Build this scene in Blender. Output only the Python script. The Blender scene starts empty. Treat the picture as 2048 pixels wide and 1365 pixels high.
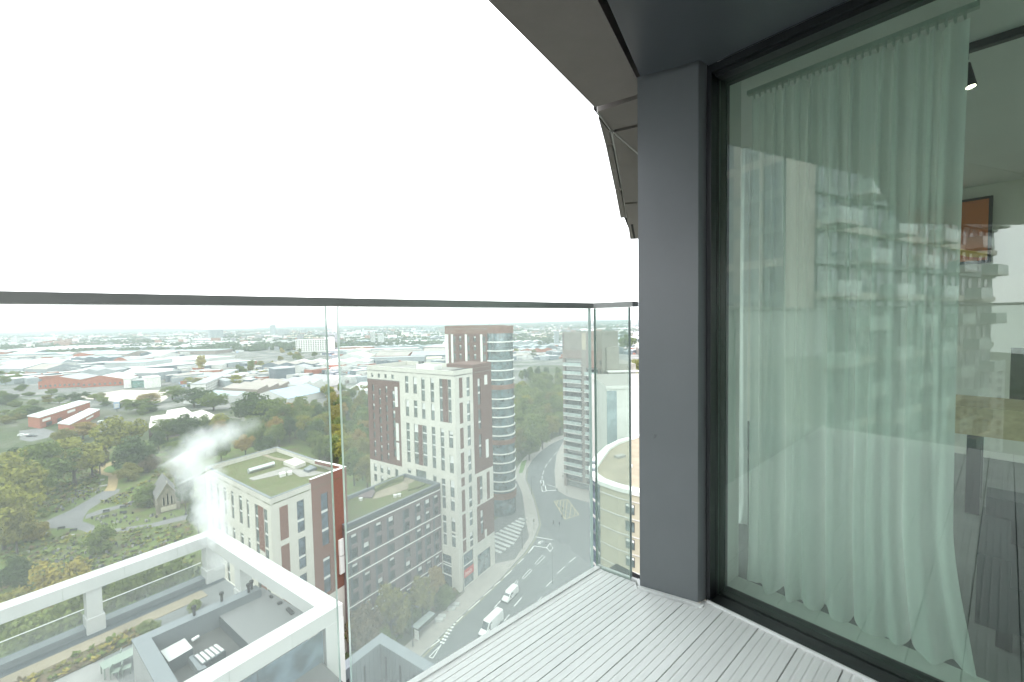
import bpy, math, random
from mathutils import Vector, Matrix
R = math.radians
random.seed(11)
SC = bpy.context.scene
COL = SC.collection

# ------------------------------------------------------------------ camera
FPX, CX, CY = 853.0, 1024.0, 682.5          # focal length and centre in pixels of the 2048 px photograph
ROLL = math.atan(0.0190)
PITCH = math.atan(40 * math.cos(ROLL) / FPX)
CAM = Vector((0, 0, 68.0))                  # eye 68 m above the street
_R0 = Vector((1, 0, 0)); _U0 = Vector((0, math.sin(PITCH), math.cos(PITCH)))
FWD = Vector((0, math.cos(PITCH), -math.sin(PITCH)))
IU = _R0 * math.cos(ROLL) - _U0 * math.sin(ROLL)
IV = _R0 * math.sin(ROLL) + _U0 * math.cos(ROLL)
cd = bpy.data.cameras.new('camera'); cam = bpy.data.objects.new('camera', cd); COL.objects.link(cam)
cd.sensor_fit = 'HORIZONTAL'; cd.sensor_width = 36; cd.lens = FPX / 2048 * 36
cd.clip_start = 0.02; cd.clip_end = 40000
M4 = Matrix((IU, IV, -FWD)).transposed().to_4x4(); M4.translation = CAM
cam.matrix_world = M4
SC.camera = cam

# ------------------------------------------------------------------ sky, sun, exposure (bright overcast noon)
SUN_EL, SUN_ROT = R(52), R(200)
w = bpy.data.worlds.new('World'); SC.world = w; w.use_nodes = True
nt = w.node_tree; nt.nodes.clear()
def N(t, typ, **kw):
    n = t.nodes.new(typ)
    for k, v in kw.items(): setattr(n, k, v)
    return n
out = N(nt, 'ShaderNodeOutputWorld'); mixw = N(nt, 'ShaderNodeMixShader')
sky = N(nt, 'ShaderNodeTexSky', sky_type='NISHITA', sun_disc=False, sun_elevation=SUN_EL, sun_rotation=SUN_ROT)
b1 = N(nt, 'ShaderNodeBackground'); b1.inputs[1].default_value = 0.10
b2 = N(nt, 'ShaderNodeBackground'); b2.inputs[1].default_value = 1.0
tc = N(nt, 'ShaderNodeTexCoord'); mp = N(nt, 'ShaderNodeMapping'); mp.inputs['Scale'].default_value = (1.2, 1.2, 5)
nz = N(nt, 'ShaderNodeTexNoise'); nz.inputs['Scale'].default_value = 2.2; nz.inputs['Detail'].default_value = 6
cr = N(nt, 'ShaderNodeValToRGB')
cr.color_ramp.elements[0].position = .3; cr.color_ramp.elements[0].color = (.80, .83, .87, 1)
cr.color_ramp.elements[1].position = .7; cr.color_ramp.elements[1].color = (1.0, 1.0, .99, 1)
L = nt.links.new
L(tc.outputs['Generated'], mp.inputs[0]); L(mp.outputs[0], nz.inputs['Vector']); L(nz.outputs['Fac'], cr.inputs[0])
L(cr.outputs[0], b2.inputs[0]); L(sky.outputs[0], b1.inputs[0])
mixw.inputs[0].default_value = 0.88
L(b1.outputs[0], mixw.inputs[1]); L(b2.outputs[0], mixw.inputs[2]); L(mixw.outputs[0], out.inputs[0])

sd = bpy.data.lights.new('sun', 'SUN'); sd.energy = 0.6; sd.angle = R(25); sd.color = (1, .97, .93)
sun = bpy.data.objects.new('sun', sd); COL.objects.link(sun)
sun.rotation_euler = (R(90) - SUN_EL, 0, R(180) - SUN_ROT)

SC.view_settings.view_transform = 'Standard'; SC.view_settings.look = 'None'
SC.view_settings.exposure = 1.95; SC.view_settings.gamma = 1.0; SC.view_settings.use_curve_mapping = False
SC.render.engine = 'CYCLES'
cy = SC.cycles
cy.max_bounces = 10; cy.diffuse_bounces = 4; cy.glossy_bounces = 4; cy.transmission_bounces = 6
cy.transparent_max_bounces = 24; cy.volume_bounces = 3; cy.caustics_reflective = False; cy.caustics_refractive = False
cy.sample_clamp_indirect = 8; cy.use_denoising = True; cy.denoiser = 'OPENIMAGEDENOISE'
cy.volume_step_rate = 1.0; cy.volume_max_steps = 96

# ------------------------------------------------------------------ placing things: a picture ray met with a height / a plane
def ray(x, y): return IU * ((x - CX) / FPX) + IV * ((CY - y) / FPX) + FWD
def at(x, y, z=0.0):
    d = ray(x, y); return CAM + d * ((z - CAM.z) / d.z)
def atd(x, y, Y):
    d = ray(x, y); return CAM + d * (Y / d.y)
def hv(deg): return Vector((math.sin(R(deg)), math.cos(R(deg)), 0))     # compass heading -> unit vector
UP = Vector((0, 0, 1))

# ------------------------------------------------------------------ materials
MATS = {}
def mat(name, col, rough=.7, var=.12, scale=1.0, metal=0.0, spec=.4, bump=0.0, stretch=(1, 1, 1), hue=None, along=None, objvar=0.0):
    """plain surface: base colour broken up by two octaves of noise, optional second tint and bump"""
    if name in MATS: return MATS[name]
    m = bpy.data.materials.new(name); m.use_nodes = True; t = m.node_tree; t.nodes.clear()
    o = N(t, 'ShaderNodeOutputMaterial'); p = N(t, 'ShaderNodeBsdfPrincipled')
    p.inputs['Roughness'].default_value = rough; p.inputs['Metallic'].default_value = metal
    p.inputs['Specular IOR Level'].default_value = spec
    c = N(t, 'ShaderNodeTexCoord'); mpp = N(t, 'ShaderNodeMapping'); mpp.inputs['Scale'].default_value = stretch
    if along is not None: mpp.vector_type = 'TEXTURE'; mpp.inputs['Rotation'].default_value = (0, 0, along); mpp.inputs['Scale'].default_value = stretch
    n1 = N(t, 'ShaderNodeTexNoise'); n1.inputs['Scale'].default_value = scale; n1.inputs['Detail'].default_value = 8; n1.inputs['Roughness'].default_value = .65
    r = N(t, 'ShaderNodeValToRGB'); e = r.color_ramp.elements
    a = hue or tuple(max(0, x * (1 - 1.6 * var)) for x in col); b = tuple(min(1, x * (1 + 1.6 * var)) for x in col)
    e[0].position = .3; e[0].color = (*a, 1); e[1].position = .7; e[1].color = (*b, 1)
    t.links.new(c.outputs['Object'], mpp.inputs[0]); t.links.new(mpp.outputs[0], n1.inputs['Vector'])
    t.links.new(n1.outputs['Fac'], r.inputs[0]); cout = r.outputs[0]
    if objvar:                                                           # each piece a touch lighter or darker than the next
        oi = N(t, 'ShaderNodeObjectInfo'); mv = N(t, 'ShaderNodeMapRange'); mv.inputs[3].default_value = 1 - objvar; mv.inputs[4].default_value = 1 + objvar; vm = N(t, 'ShaderNodeVectorMath', operation='SCALE')
        t.links.new(oi.outputs['Random'], mv.inputs[0]); t.links.new(cout, vm.inputs[0]); t.links.new(mv.outputs[0], vm.inputs['Scale']); cout = vm.outputs[0]
    t.links.new(cout, p.inputs['Base Color'])
    rm = N(t, 'ShaderNodeMapRange'); rm.inputs[1].default_value = .3; rm.inputs[2].default_value = .7; rm.inputs[3].default_value = max(.05, rough - .07); rm.inputs[4].default_value = min(1, rough + .09)
    t.links.new(n1.outputs['Fac'], rm.inputs[0]); t.links.new(rm.outputs[0], p.inputs['Roughness'])
    if bump:
        bp = N(t, 'ShaderNodeBump'); bp.inputs['Strength'].default_value = bump; bp.inputs['Distance'].default_value = .02
        t.links.new(n1.outputs['Fac'], bp.inputs['Height']); t.links.new(bp.outputs[0], p.inputs['Normal'])
    t.links.new(p.outputs[0], o.inputs[0])
    MATS[name] = m; return m

def glass(name, tint, ior, dirt=0.0, dirtcol=(.8, .82, .8), streak=True):
    """thin sheet: tinted see-through, mirror by Fresnel, and a film of grime that catches daylight"""
    m = bpy.data.materials.new(name); m.use_nodes = True; t = m.node_tree; t.nodes.clear()
    o = N(t, 'ShaderNodeOutputMaterial'); tr = N(t, 'ShaderNodeBsdfTransparent'); tr.inputs[0].default_value = (*tint, 1)
    gl = N(t, 'ShaderNodeBsdfGlossy'); gl.inputs['Roughness'].default_value = 0.0
    ge = N(t, 'ShaderNodeNewGeometry'); dt = N(t, 'ShaderNodeVectorMath', operation='DOT_PRODUCT'); ab = N(t, 'ShaderNodeMath', operation='ABSOLUTE')
    on = N(t, 'ShaderNodeMath', operation='SUBTRACT'); on.inputs[0].default_value = 1.0
    pw = N(t, 'ShaderNodeMath', operation='POWER'); pw.inputs[1].default_value = 5.0
    fr = N(t, 'ShaderNodeMapRange'); fr.inputs[3].default_value = ((ior - 1) / (ior + 1)) ** 2; fr.inputs[4].default_value = 1.0   # Schlick, same from both sides
    t.links.new(ge.outputs['Incoming'], dt.inputs[0]); t.links.new(ge.outputs['Normal'], dt.inputs[1]); t.links.new(dt.outputs['Value'], ab.inputs[0])
    t.links.new(ab.outputs[0], on.inputs[1]); t.links.new(on.outputs[0], pw.inputs[0]); t.links.new(pw.outputs[0], fr.inputs[0])
    mx = N(t, 'ShaderNodeMixShader')
    t.links.new(fr.outputs[0], mx.inputs[0]); t.links.new(tr.outputs[0], mx.inputs[1]); t.links.new(gl.outputs[0], mx.inputs[2])
    last = mx
    if dirt:
        tl = N(t, 'ShaderNodeBsdfTranslucent'); tl.inputs[0].default_value = (*dirtcol, 1)
        df = N(t, 'ShaderNodeBsdfDiffuse'); df.inputs[0].default_value = (*dirtcol, 1)
        md = N(t, 'ShaderNodeMixShader'); md.inputs[0].default_value = .35
        t.links.new(tl.outputs[0], md.inputs[1]); t.links.new(df.outputs[0], md.inputs[2])
        c = N(t, 'ShaderNodeTexCoord'); q = N(t, 'ShaderNodeMapping'); q.inputs['Scale'].default_value = (14, 14, .8)
        n1 = N(t, 'ShaderNodeTexNoise'); n1.inputs['Scale'].default_value = 4; n1.inputs['Detail'].default_value = 6; n1.inputs['Roughness'].default_value = .7
        n2 = N(t, 'ShaderNodeTexNoise'); n2.inputs['Scale'].default_value = 1.3; n2.inputs['Detail'].default_value = 3
        mm = N(t, 'ShaderNodeMath', operation='ADD'); mr = N(t, 'ShaderNodeMapRange')
        mr.inputs[1].default_value = .7; mr.inputs[2].default_value = 1.35; mr.inputs[3].default_value = dirt * .84; mr.inputs[4].default_value = dirt * 1.2
        m2 = N(t, 'ShaderNodeMixShader')
        t.links.new(c.outputs['Object'], q.inputs[0]); t.links.new(q.outputs[0], n1.inputs['Vector']); t.links.new(c.outputs['Object'], n2.inputs['Vector'])
        t.links.new(n1.outputs['Fac'], mm.inputs[0]); t.links.new(n2.outputs['Fac'], mm.inputs[1]); t.links.new(mm.outputs[0], mr.inputs[0])
        # a dust film covers more of a slanting line of sight: 1 - (1 - c) ^ (1 / cos)
        iv = N(t, 'ShaderNodeMath', operation='DIVIDE'); iv.inputs[0].default_value = 1.0; cl = N(t, 'ShaderNodeMath', operation='MAXIMUM'); cl.inputs[1].default_value = .35
        oc = N(t, 'ShaderNodeMath', operation='SUBTRACT'); oc.inputs[0].default_value = 1.0; pc = N(t, 'ShaderNodeMath', operation='POWER'); cv = N(t, 'ShaderNodeMath', operation='SUBTRACT'); cv.inputs[0].default_value = 1.0
        t.links.new(ab.outputs[0], cl.inputs[0]); t.links.new(cl.outputs[0], iv.inputs[1]); t.links.new(mr.outputs[0], oc.inputs[1]); t.links.new(oc.outputs[0], pc.inputs[0]); t.links.new(iv.outputs[0], pc.inputs[1]); t.links.new(pc.outputs[0], cv.inputs[1])
        t.links.new(cv.outputs[0], m2.inputs[0]); t.links.new(last.outputs[0], m2.inputs[1]); t.links.new(md.outputs[0], m2.inputs[2]); last = m2
    t.links.new(last.outputs[0], o.inputs[0]); MATS[name] = m; return m

def window_glass(name, col, rough=.08, ior=1.9):
    """far-building glazing seen from outside: dark room behind a mirror-like sheet"""
    m = bpy.data.materials.new(name); m.use_nodes = True; t = m.node_tree; t.nodes.clear()
    o = N(t, 'ShaderNodeOutputMaterial'); p = N(t, 'ShaderNodeBsdfPrincipled')
    p.inputs['Roughness'].default_value = rough; p.inputs['IOR'].default_value = ior
    oi = N(t, 'ShaderNodeObjectInfo'); c = N(t, 'ShaderNodeTexCoord')
    n1 = N(t, 'ShaderNodeTexNoise'); n1.inputs['Scale'].default_value = .8; n1.inputs['Detail'].default_value = 3
    vm = N(t, 'ShaderNodeVectorMath', operation='ADD')
    t.links.new(c.outputs['Object'], vm.inputs[0]); t.links.new(oi.outputs['Location'], vm.inputs[1]); t.links.new(vm.outputs[0], n1.inputs['Vector'])
    r = N(t, 'ShaderNodeValToRGB'); e = r.color_ramp.elements
    e[0].position = .35; e[0].color = (*[x * .5 for x in col], 1); e[1].position = .68; e[1].color = (*[x * 1.6 for x in col], 1)
    t.links.new(n1.outputs['Fac'], r.inputs[0]); t.links.new(r.outputs[0], p.inputs['Base Color']); t.links.new(p.outputs[0], o.inputs[0])
    MATS[name] = m; return m

# ------------------------------------------------------------------ mesh building
class MB:
    def __init__(s): s.v = []; s.f = []; s.m = []; s.mats = []
    def mi(s, m):
        if m not in s.mats: s.mats.append(m)
        return s.mats.index(m)
    def poly(s, pts, m):
        i = len(s.v); s.v += [tuple(p) for p in pts]; s.f.append(tuple(range(i, i + len(pts)))); s.m.append(s.mi(m))
    def box(s, o, ax, ay, az, m, top=None):
        """box from corner o along three edge vectors (right-handed: ax x ay = az direction)"""
        o = Vector(o); ax, ay, az = Vector(ax), Vector(ay), Vector(az)
        if ax.cross(ay).dot(az) < 0: o = o + ax; ax = -ax
        i = len(s.v); c = [o, o + ax, o + ax + ay, o + ay]; s.v += [tuple(p) for p in c] + [tuple(p + az) for p in c]
        for k, f in enumerate([(3, 2, 1, 0), (4, 5, 6, 7), (0, 1, 5, 4), (1, 2, 6, 5), (2, 3, 7, 6), (3, 0, 4, 7)]):
            s.f.append(tuple(i + q for q in f)); s.m.append(s.mi(top if (top and k == 1) else m))
    def abox(s, x0, x1, y0, y1, z0, z1, m, top=None):
        s.box((x0, y0, z0), (x1 - x0, 0, 0), (0, y1 - y0, 0), (0, 0, z1 - z0), m, top)
    def prism(s, pts, z0, z1, m, top=None, cap=True):
        pts = [Vector((p[0], p[1], 0)) for p in pts]
        ar = sum(pts[k].x * pts[k - 1].y - pts[k - 1].x * pts[k].y for k in range(len(pts)))
        if ar > 0: pts = pts[::-1]
        n = len(pts); i = len(s.v)
        s.v += [(p.x, p.y, z0) for p in pts] + [(p.x, p.y, z1) for p in pts]
        for k in range(n):
            j = (k + 1) % n; s.f.append((i + k, i + j, i + n + j, i + n + k)); s.m.append(s.mi(m))
        if cap:
            s.f.append(tuple(i + n + k for k in range(n))); s.m.append(s.mi(top or m))
            s.f.append(tuple(i + k for k in reversed(range(n)))); s.m.append(s.mi(m))
    def tube(s, p, q, r0, m, r1=None, n=8, cap=True):
        p, q = Vector(p), Vector(q); r1 = r0 if r1 is None else r1
        d = (q - p).normalized(); a = d.orthogonal().normalized(); b = d.cross(a); i = len(s.v)
        for c, r in ((p, r0), (q, r1)):
            for k in range(n):
                t = 2 * math.pi * k / n; s.v.append(tuple(c + a * (r * math.cos(t)) + b * (r * math.sin(t))))
        for k in range(n):
            j = (k + 1) % n; s.f.append((i + k, i + j, i + n + j, i + n + k)); s.m.append(s.mi(m))
        if cap:
            s.f.append(tuple(i + n + k for k in range(n))); s.m.append(s.mi(m)); s.f.append(tuple(i + k for k in reversed(range(n)))); s.m.append(s.mi(m))
    def build(s, name, parent=None, kind=None, smooth=False, rel=True, loc=None):
        """one mesh object; vertices are world coordinates, kept relative to the (unrotated) parent or loc"""
        me = bpy.data.meshes.new(name)
        off = Vector((0, 0, 0))
        if parent is not None and rel:
            q = parent
            while q: off += Vector(q.location); q = q.parent
        elif loc is not None: off = Vector(loc)
        me.from_pydata([(x - off.x, y - off.y, z - off.z) for x, y, z in s.v], [], s.f)
        for m in s.mats: me.materials.append(m)
        me.polygons.foreach_set('material_index', s.m)
        if smooth: me.polygons.foreach_set('use_smooth', [True] * len(s.f))
        me.update()
        o = bpy.data.objects.new(name, me); COL.objects.link(o)
        if parent is not None: o.parent = parent
        elif loc is not None: o.location = loc
        if kind: o['kind'] = kind
        return o
def tag(o, label, cat, group=None):
    o['label'] = label; o['category'] = cat
    if group: o['group'] = group
    return o
def thing(name, label, cat, loc=(0, 0, 0), rz=0.0, group=None):
    o = bpy.data.objects.new(name, None); o.empty_display_size = .1; COL.objects.link(o)
    o.location = loc; o.rotation_euler = (0, 0, rz); return tag(o, label, cat, group)
def link(name, me, parent, loc, rz=0.0, scale=None):
    o = bpy.data.objects.new(name, me); COL.objects.link(o)
    if parent is not None: o.parent = parent
    o.location = loc; o.rotation_euler = (0, 0, rz)
    if scale: o.scale = scale
    return o
def dup(root, loc, rz=None, label=None, group=None, scale=None):
    r = root.copy(); COL.objects.link(r); r.location = loc
    if rz is not None: r.rotation_euler = (0, 0, rz)
    if scale is not None: r.scale = scale
    if label: r['label'] = label
    if group: r['group'] = group
    for ch in list(root.children):
        c = ch.copy(); COL.objects.link(c); c.parent = r
        for g in list(ch.children):
            d = g.copy(); COL.objects.link(d); d.parent = c
    return r
# ================================================================== THE BALCONY (local frame: u along the front rail, v towards the door's right)
KX, KY = 0.42, 2.0
EU = hv(49.3); EV = hv(139.3)
ZD = 66.8                                   # deck level
def B(u, v, z=0.0): return Vector((KX, KY, 0)) + EU * u + EV * v + UP * z
def toUV(p): d = Vector((p[0] - KX, p[1] - KY, 0)); return d.dot(EU), d.dot(EV)
def bbox(mb, u0, u1, v0, v1, z0, z1, m): mb.box(B(u0, v0, z0), EU * (u1 - u0), EV * (v1 - v0), UP * (z1 - z0), m)
def bprism(mb, uv, z0, z1, m): mb.prism([B(*p) for p in uv], z0, z1, m)
m_alu = mat('aluminium_deck', (.915, .91, .895), rough=.42, var=.035, scale=3, spec=.35, stretch=(5, .25, 1), bump=.05, along=math.atan2(EU.y, EU.x), objvar=.04)
m_trim = mat('white_aluminium_trim', (.86, .86, .85), rough=.4, var=.04, scale=5)
m_rail = mat('anodised_handrail', (.36, .37, .36), rough=.35, var=.06, scale=6, metal=.3)
m_col = mat('grey_coated_column', (.175, .186, .196), rough=.33, var=.03, scale=2, spec=.5)
m_grey = mat('grey_coated_soffit', (.075, .082, .092), rough=.40, var=.05, scale=1.2, spec=.5)
m_brown = mat('bronze_soffit_panel', (.20, .178, .162), rough=.55, var=.10, scale=1.6, spec=.4)
m_void = mat('dark_joint', (.012, .012, .013), rough=.8, var=.1)
m_frame = mat('black_door_frame', (.018, .02, .022), rough=.35, var=.08, scale=4)
m_edge = mat('glass_edge', (.50, .62, .57), rough=.15, var=.1, scale=8, spec=.6)
g_bal = glass('balustrade_glass', (.86, .90, .875), 1.36, dirt=.090, dirtcol=(.83, .87, .86))
g_door = glass('door_glass', (.89, .98, .93), 1.92, dirt=.012); g_clear = glass('clear_window_glass', (.96, .98, .97), 1.5)
g_side = glass('side_glass', (.84, .90, .87), 1.4, dirt=.17, dirtcol=(.80, .87, .84))
m_joint = mat('pale_joint_strip', (.5, .49, .47), rough=.5, var=.05)

floor = thing('balcony_floor', 'balcony floor of ribbed pale aluminium planks', 'floor', B(-1.6, 1, ZD)); floor['kind'] = 'structure'; del floor['category']
def uend(v):
    if v < .165: return -.012 + .20 * max(v, 0)
    if v < .195: return .02 - (v - .165) * 1.2
    if v < .436: return -.016 + (v - .195) * .315
    return .118
def plank(v0, v1, u0):
    mb = MB(); gw, gd = .0042, .0022; prof = [(v0, 0)]
    n = 4; st = (v1 - v0) / (n + 1)
    for k in range(1, n + 1):
        c = v0 + st * k; prof += [(c - gw, 0), (c - gw * .55, -gd), (c + gw * .55, -gd), (c + gw, 0)]
    prof.append((v1, 0))
    tops = [(B(u0, v, ZD + z), B(uend(v), v, ZD + z)) for v, z in prof]
    for a, b in zip(tops, tops[1:]): mb.poly([a[0], b[0], b[1], a[1]], m_alu)
    for v, s in ((v0, 1), (v1, -1)):
        q = [B(u0, v, ZD), B(uend(v), v, ZD), B(uend(v), v, ZD - .03), B(u0, v, ZD - .03)]
        mb.poly(q if s > 0 else q[::-1], m_alu)
    for e in (0, 1):
        mb.poly([t[e] for t in tops] + [B(uend(v1) if e else u0, v1, ZD - .03), B(uend(v0) if e else u0, v0, ZD - .03)], m_alu)
    mb.poly([B(u0, v0, ZD - .03), B(uend(v0), v0, ZD - .03), B(uend(v1), v1, ZD - .03), B(u0, v1, ZD - .03)], m_alu)
    return mb.build('plank', floor)
v = .117 - .1315
for k in range(17):
    plank(v + .0022, v + .1293, -3.45); v += .1315
mb = MB(); bbox(mb, -3.5, .13, -.02, 2.3, ZD - .26, ZD - .034, m_void); mb.build('floor_slab', floor)
mb = MB(); bbox(mb, -3.5, -.012, -.036, -.0128, ZD - .03, ZD + .006, m_trim)
mb.box(B(-.012, -.036, ZD - .03), EU * .022, EV * .0232, UP * .036, m_trim); mb.build('edge_trim', floor)
mb = MB(); d = (B(.03, .163, 0) - B(-.006, -.017, 0)); mb.box(B(-.006, -.017, ZD - .03), d, EU * .014, UP * .036, m_trim)
d = B(.0, .195, 0) - B(.03, .163, 0); mb.box(B(.03, .163, ZD - .03), d, EU * .02, UP * .037, m_trim); mb.build('edge_trim', floor)
mb = MB(); d = (B(.075, .445, 0) - B(-.012, .192, 0)); mb.box(B(-.012, .192, ZD - .02), d, EU * .016, UP * .027, m_trim); mb.build('column_trim', floor)
mb = MB(); bbox(mb, .119, .127, .442, 2.3, ZD - .02, ZD + .010, m_trim); mb.build('door_trim', floor)
mb = MB(); bbox(mb, .08, .1275, .424, .4415, ZD - .03, ZD + .001, m_alu); mb.build('edge_plate', floor)

# ---- glass balustrade
bal = thing('glass_balustrade', 'frameless glass balcony balustrade with slim dark metal handrail', 'balustrade', B(-1.2, 0, ZD))
def pane(mb, p, q, z0, z1, th, g, e, inward):
    """upright sheet from p to q: faces of glass, cut edges in the edge material"""
    p, q = Vector(p), Vector(q); n = Vector(inward).normalized() * th
    a, b, c, d = p + UP * z0, q + UP * z0, q + n + UP * z0, p + n + UP * z0; h = UP * (z1 - z0)
    mb.poly([a, b, b + h, a + h], g); mb.poly([c, d, d + h, c + h], g)
    mb.poly([a, a + h, d + h, d], e); mb.poly([b, c, c + h, b + h], e); mb.poly([a + h, b + h, c + h, d + h], e); mb.poly([a, d, c, b], e)
g_bal2 = glass('balustrade_glass_grimy', (.85, .90, .875), 1.36, dirt=.118, dirtcol=(.83, .87, .86))
for u0, u1, gb in ((-3.5, -1.221, g_bal), (-1.188, -.020, g_bal2)):
    mb = MB(); pane(mb, B(u0, -.062), B(u1, -.062), ZD - .5, ZD + 1.252, .017, gb, m_edge, EV); mb.build('glass_panel', bal)
mb = MB(); pane(mb, B(.004, -.035), B(.036, .135), ZD - .5, ZD + 1.252, .017, g_side, m_edge, -EU); mb.build('glass_panel', bal)
mb = MB(); pane(mb, B(-3.55, -.06), B(-3.55, 2.2), ZD - .5, ZD + 1.252, .017, g_bal, m_edge, EU); mb.build('glass_panel', bal)
def rail(p, q, wv):
    mb = MB(); d = Vector(q) - Vector(p); n = Vector(wv)
    mb.box(Vector(p) - n * .5, d, n, UP * .020, m_rail)
    mb.box(Vector(p) - n * .5 + n * .08 + UP * .020, d, n * .84, UP * .0035, m_rail)
    return mb.build('handrail', bal)
rail(B(-3.575, -.053, ZD + 1.2535), B(.022, -.053, ZD + 1.2535), EV * .046)
rail(B(.0, -.028, ZD + 1.2535), B(.040, .158, ZD + 1.2535), EU * .046)
rail(B(-3.55, -.028, ZD + 1.2535), B(-3.55, 2.2, ZD + 1.2535), EU * .046)

# ---- column beside the door
mb = MB(); bprism(mb, [(.005, .196), (.084, .421), (.128, .432), (.40, .432), (.40, .30), (.20, .10)], ZD + .004, 69.02, m_col)
col = mb.build('column', None, loc=B(.1, .35, ZD)); tag(col, 'dark grey metal column between the glass corner and the door', 'column')

# ---- soffit over the balcony
def pxpoly(mb, pts, z, th, m): mb.prism([at(x, y, z) for x, y in pts], z, z + th, m)
ZO = 69.05
def luv(px, py, z): return toUV(at(px, py, z))
b0, b1 = luv(1195, 0, ZO), luv(1274, 158, ZO); c0_, c1_ = luv(1214, 0, 69.0), luv(1281, 154, 69.0)
def ext(p, q, u): f = (u - p[0]) / (q[0] - p[0]); return (u, p[1] + (q[1] - p[1]) * f)
sof = thing('balcony_soffit', 'soffit over the balcony, bronze outer panels and smooth grey inner panel', 'soffit', B(-1, .6, 69.05))
ZO = 69.05
mb = MB(); bprism(mb, [(.116, -.118), (-.725, .109), (-2.24, .53), ext(b0, b1, -2.24), b1, (.165, .11), (.178, .075)], ZO, ZO + .1, m_brown); mb.build('soffit_panel', sof)
mb = MB(); bprism(mb, [(-2.26, .535), (-4.68, .40), (-6.08, 1.31), ext(b0, b1, -6.08), ext(b0, b1, -2.26)], ZO, ZO + .1, m_brown); mb.build('soffit_panel', sof)
mb = MB(); bprism(mb, [(.10, .441), (.059, .437), c1_, ext(c0_, c1_, -6.08), (-6.08, 2.75), (.125, 2.75), (.125, .441)], 69.0, 69.14, m_grey); mb.build('soffit_panel', sof)
mb = MB(); bprism(mb, [(.09, -.09), (-.72, .125), (-2.24, .55), (-4.66, .42), (-6.0, 1.31), (-6.0, 2.65), (.30, 2.65), (.30, .03)], 69.155, 69.4, m_void); mb.build('slab', sof)
far = thing('facade_soffit', 'run of bronze soffit panels along the facade past the column', 'soffit', at(1240, 330, ZO))
Q = lambda pts: (lambda mb: (pxpoly(mb, pts, ZO, .1, m_brown), mb.build('soffit_panel', far)))(MB())
Q([(1195.5, 224), (1222.5, 261), (1277, 249), (1330, 238), (1330, 181), (1277, 197)])
Q([(1229, 265.5), (1277, 254), (1330, 241), (1330, 360), (1277, 308)])
Q([(1225.5, 267), (1277, 311.5), (1330, 366), (1330, 397), (1277, 404), (1249, 406)])
Q([(1249.5, 409), (1277, 407), (1330, 401), (1330, 476), (1277, 478), (1260.5, 479)])
Q([(1197, 237), (1221, 265), (1226, 289), (1211, 290)]); Q([(1211.5, 292), (1226.5, 291), (1243, 378), (1230, 379)]); Q([(1230.5, 381), (1243.5, 380), (1252, 435.5), (1241, 436.5)])
mb = MB()
for a, b, wd in [((1222, 262), (1253, 436), .008), ((1196, 226), (1226, 266), .006), ((1228, 266), (1279, 311), .006)]:
    p, q = at(*a, ZO), at(*b, ZO); n = (q - p).cross(UP).normalized() * wd; mb.box(p - n, q - p, n * 2, UP * .05, m_joint)
mb.build('joint_strip', far)
mb = MB(); p = [at(x, y, ZO + .11) for x, y in [(1187, 219), (1203, 240), (1244, 425), (1262, 470), (1330, 465), (1330, 190), (1277, 205)]]; mb.prism(p, ZO + .11, ZO + .2, m_void); mb.build('slab', far)
mb = MB(); p, q = at(1264, 450, ZO - .004), at(1269, 478, ZO - .004); n = (q - p).cross(UP).normalized() * .012
mb.box(p - n, q - p, n * 2, UP * .004, m_void); mb.build('slot_vent', far)

# ---- glazed door
door = thing('glazed_door', 'full height glazed balcony door in a black frame', 'door', B(.2, .45, ZD))
mb = MB()
bbox(mb, .1275, .30, .4345, .452, ZD - .01, 69.03, m_frame); bbox(mb, .1275, .29, .452, 2.3, ZD - .012, ZD + .006, m_frame)
bbox(mb, .1275, .29, .452, 2.3, 68.972, 69.0, m_frame); bbox(mb, .14, .29, 2.3, 2.36, ZD, 69.0, m_frame); mb.build('frame', door)
mb = MB(); bbox(mb, .180, .199, .4515, .4535, ZD + .006, 68.972, m_frame); bbox(mb, .150, .198, .459, 2.3, 68.958, 68.972, m_frame); mb.build('gasket', door)
mb = MB(); pane(mb, B(.203, .452), B(.203, 2.3), ZD + .006, 68.975, .008, g_door, m_edge, EU); mb.build('pane', door)
m_sp = mat('glazing_spacer', (.03, .05, .04), rough=.5)
mb = MB(); t = .0012
bbox(mb, .224, .227, .470, .470 + 2 * t, ZD + .02, 68.955, m_sp); bbox(mb, .224, .227, .470, 2.29, ZD + .022, ZD + .022 + 2 * t, m_sp); bbox(mb, .224, .227, .470, 2.29, 68.953, 68.953 + 2 * t, m_sp); mb.build('spacer_bar', door)

# ---- the wall behind the camera side of the balcony
mb = MB(); bbox(mb, -3.5, .14, 2.36, 2.5, ZD - .2, 69.2, m_col); wl = mb.build('facade_wall', None, kind='structure', loc=B(-1.5, 2.4, ZD))

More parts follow.
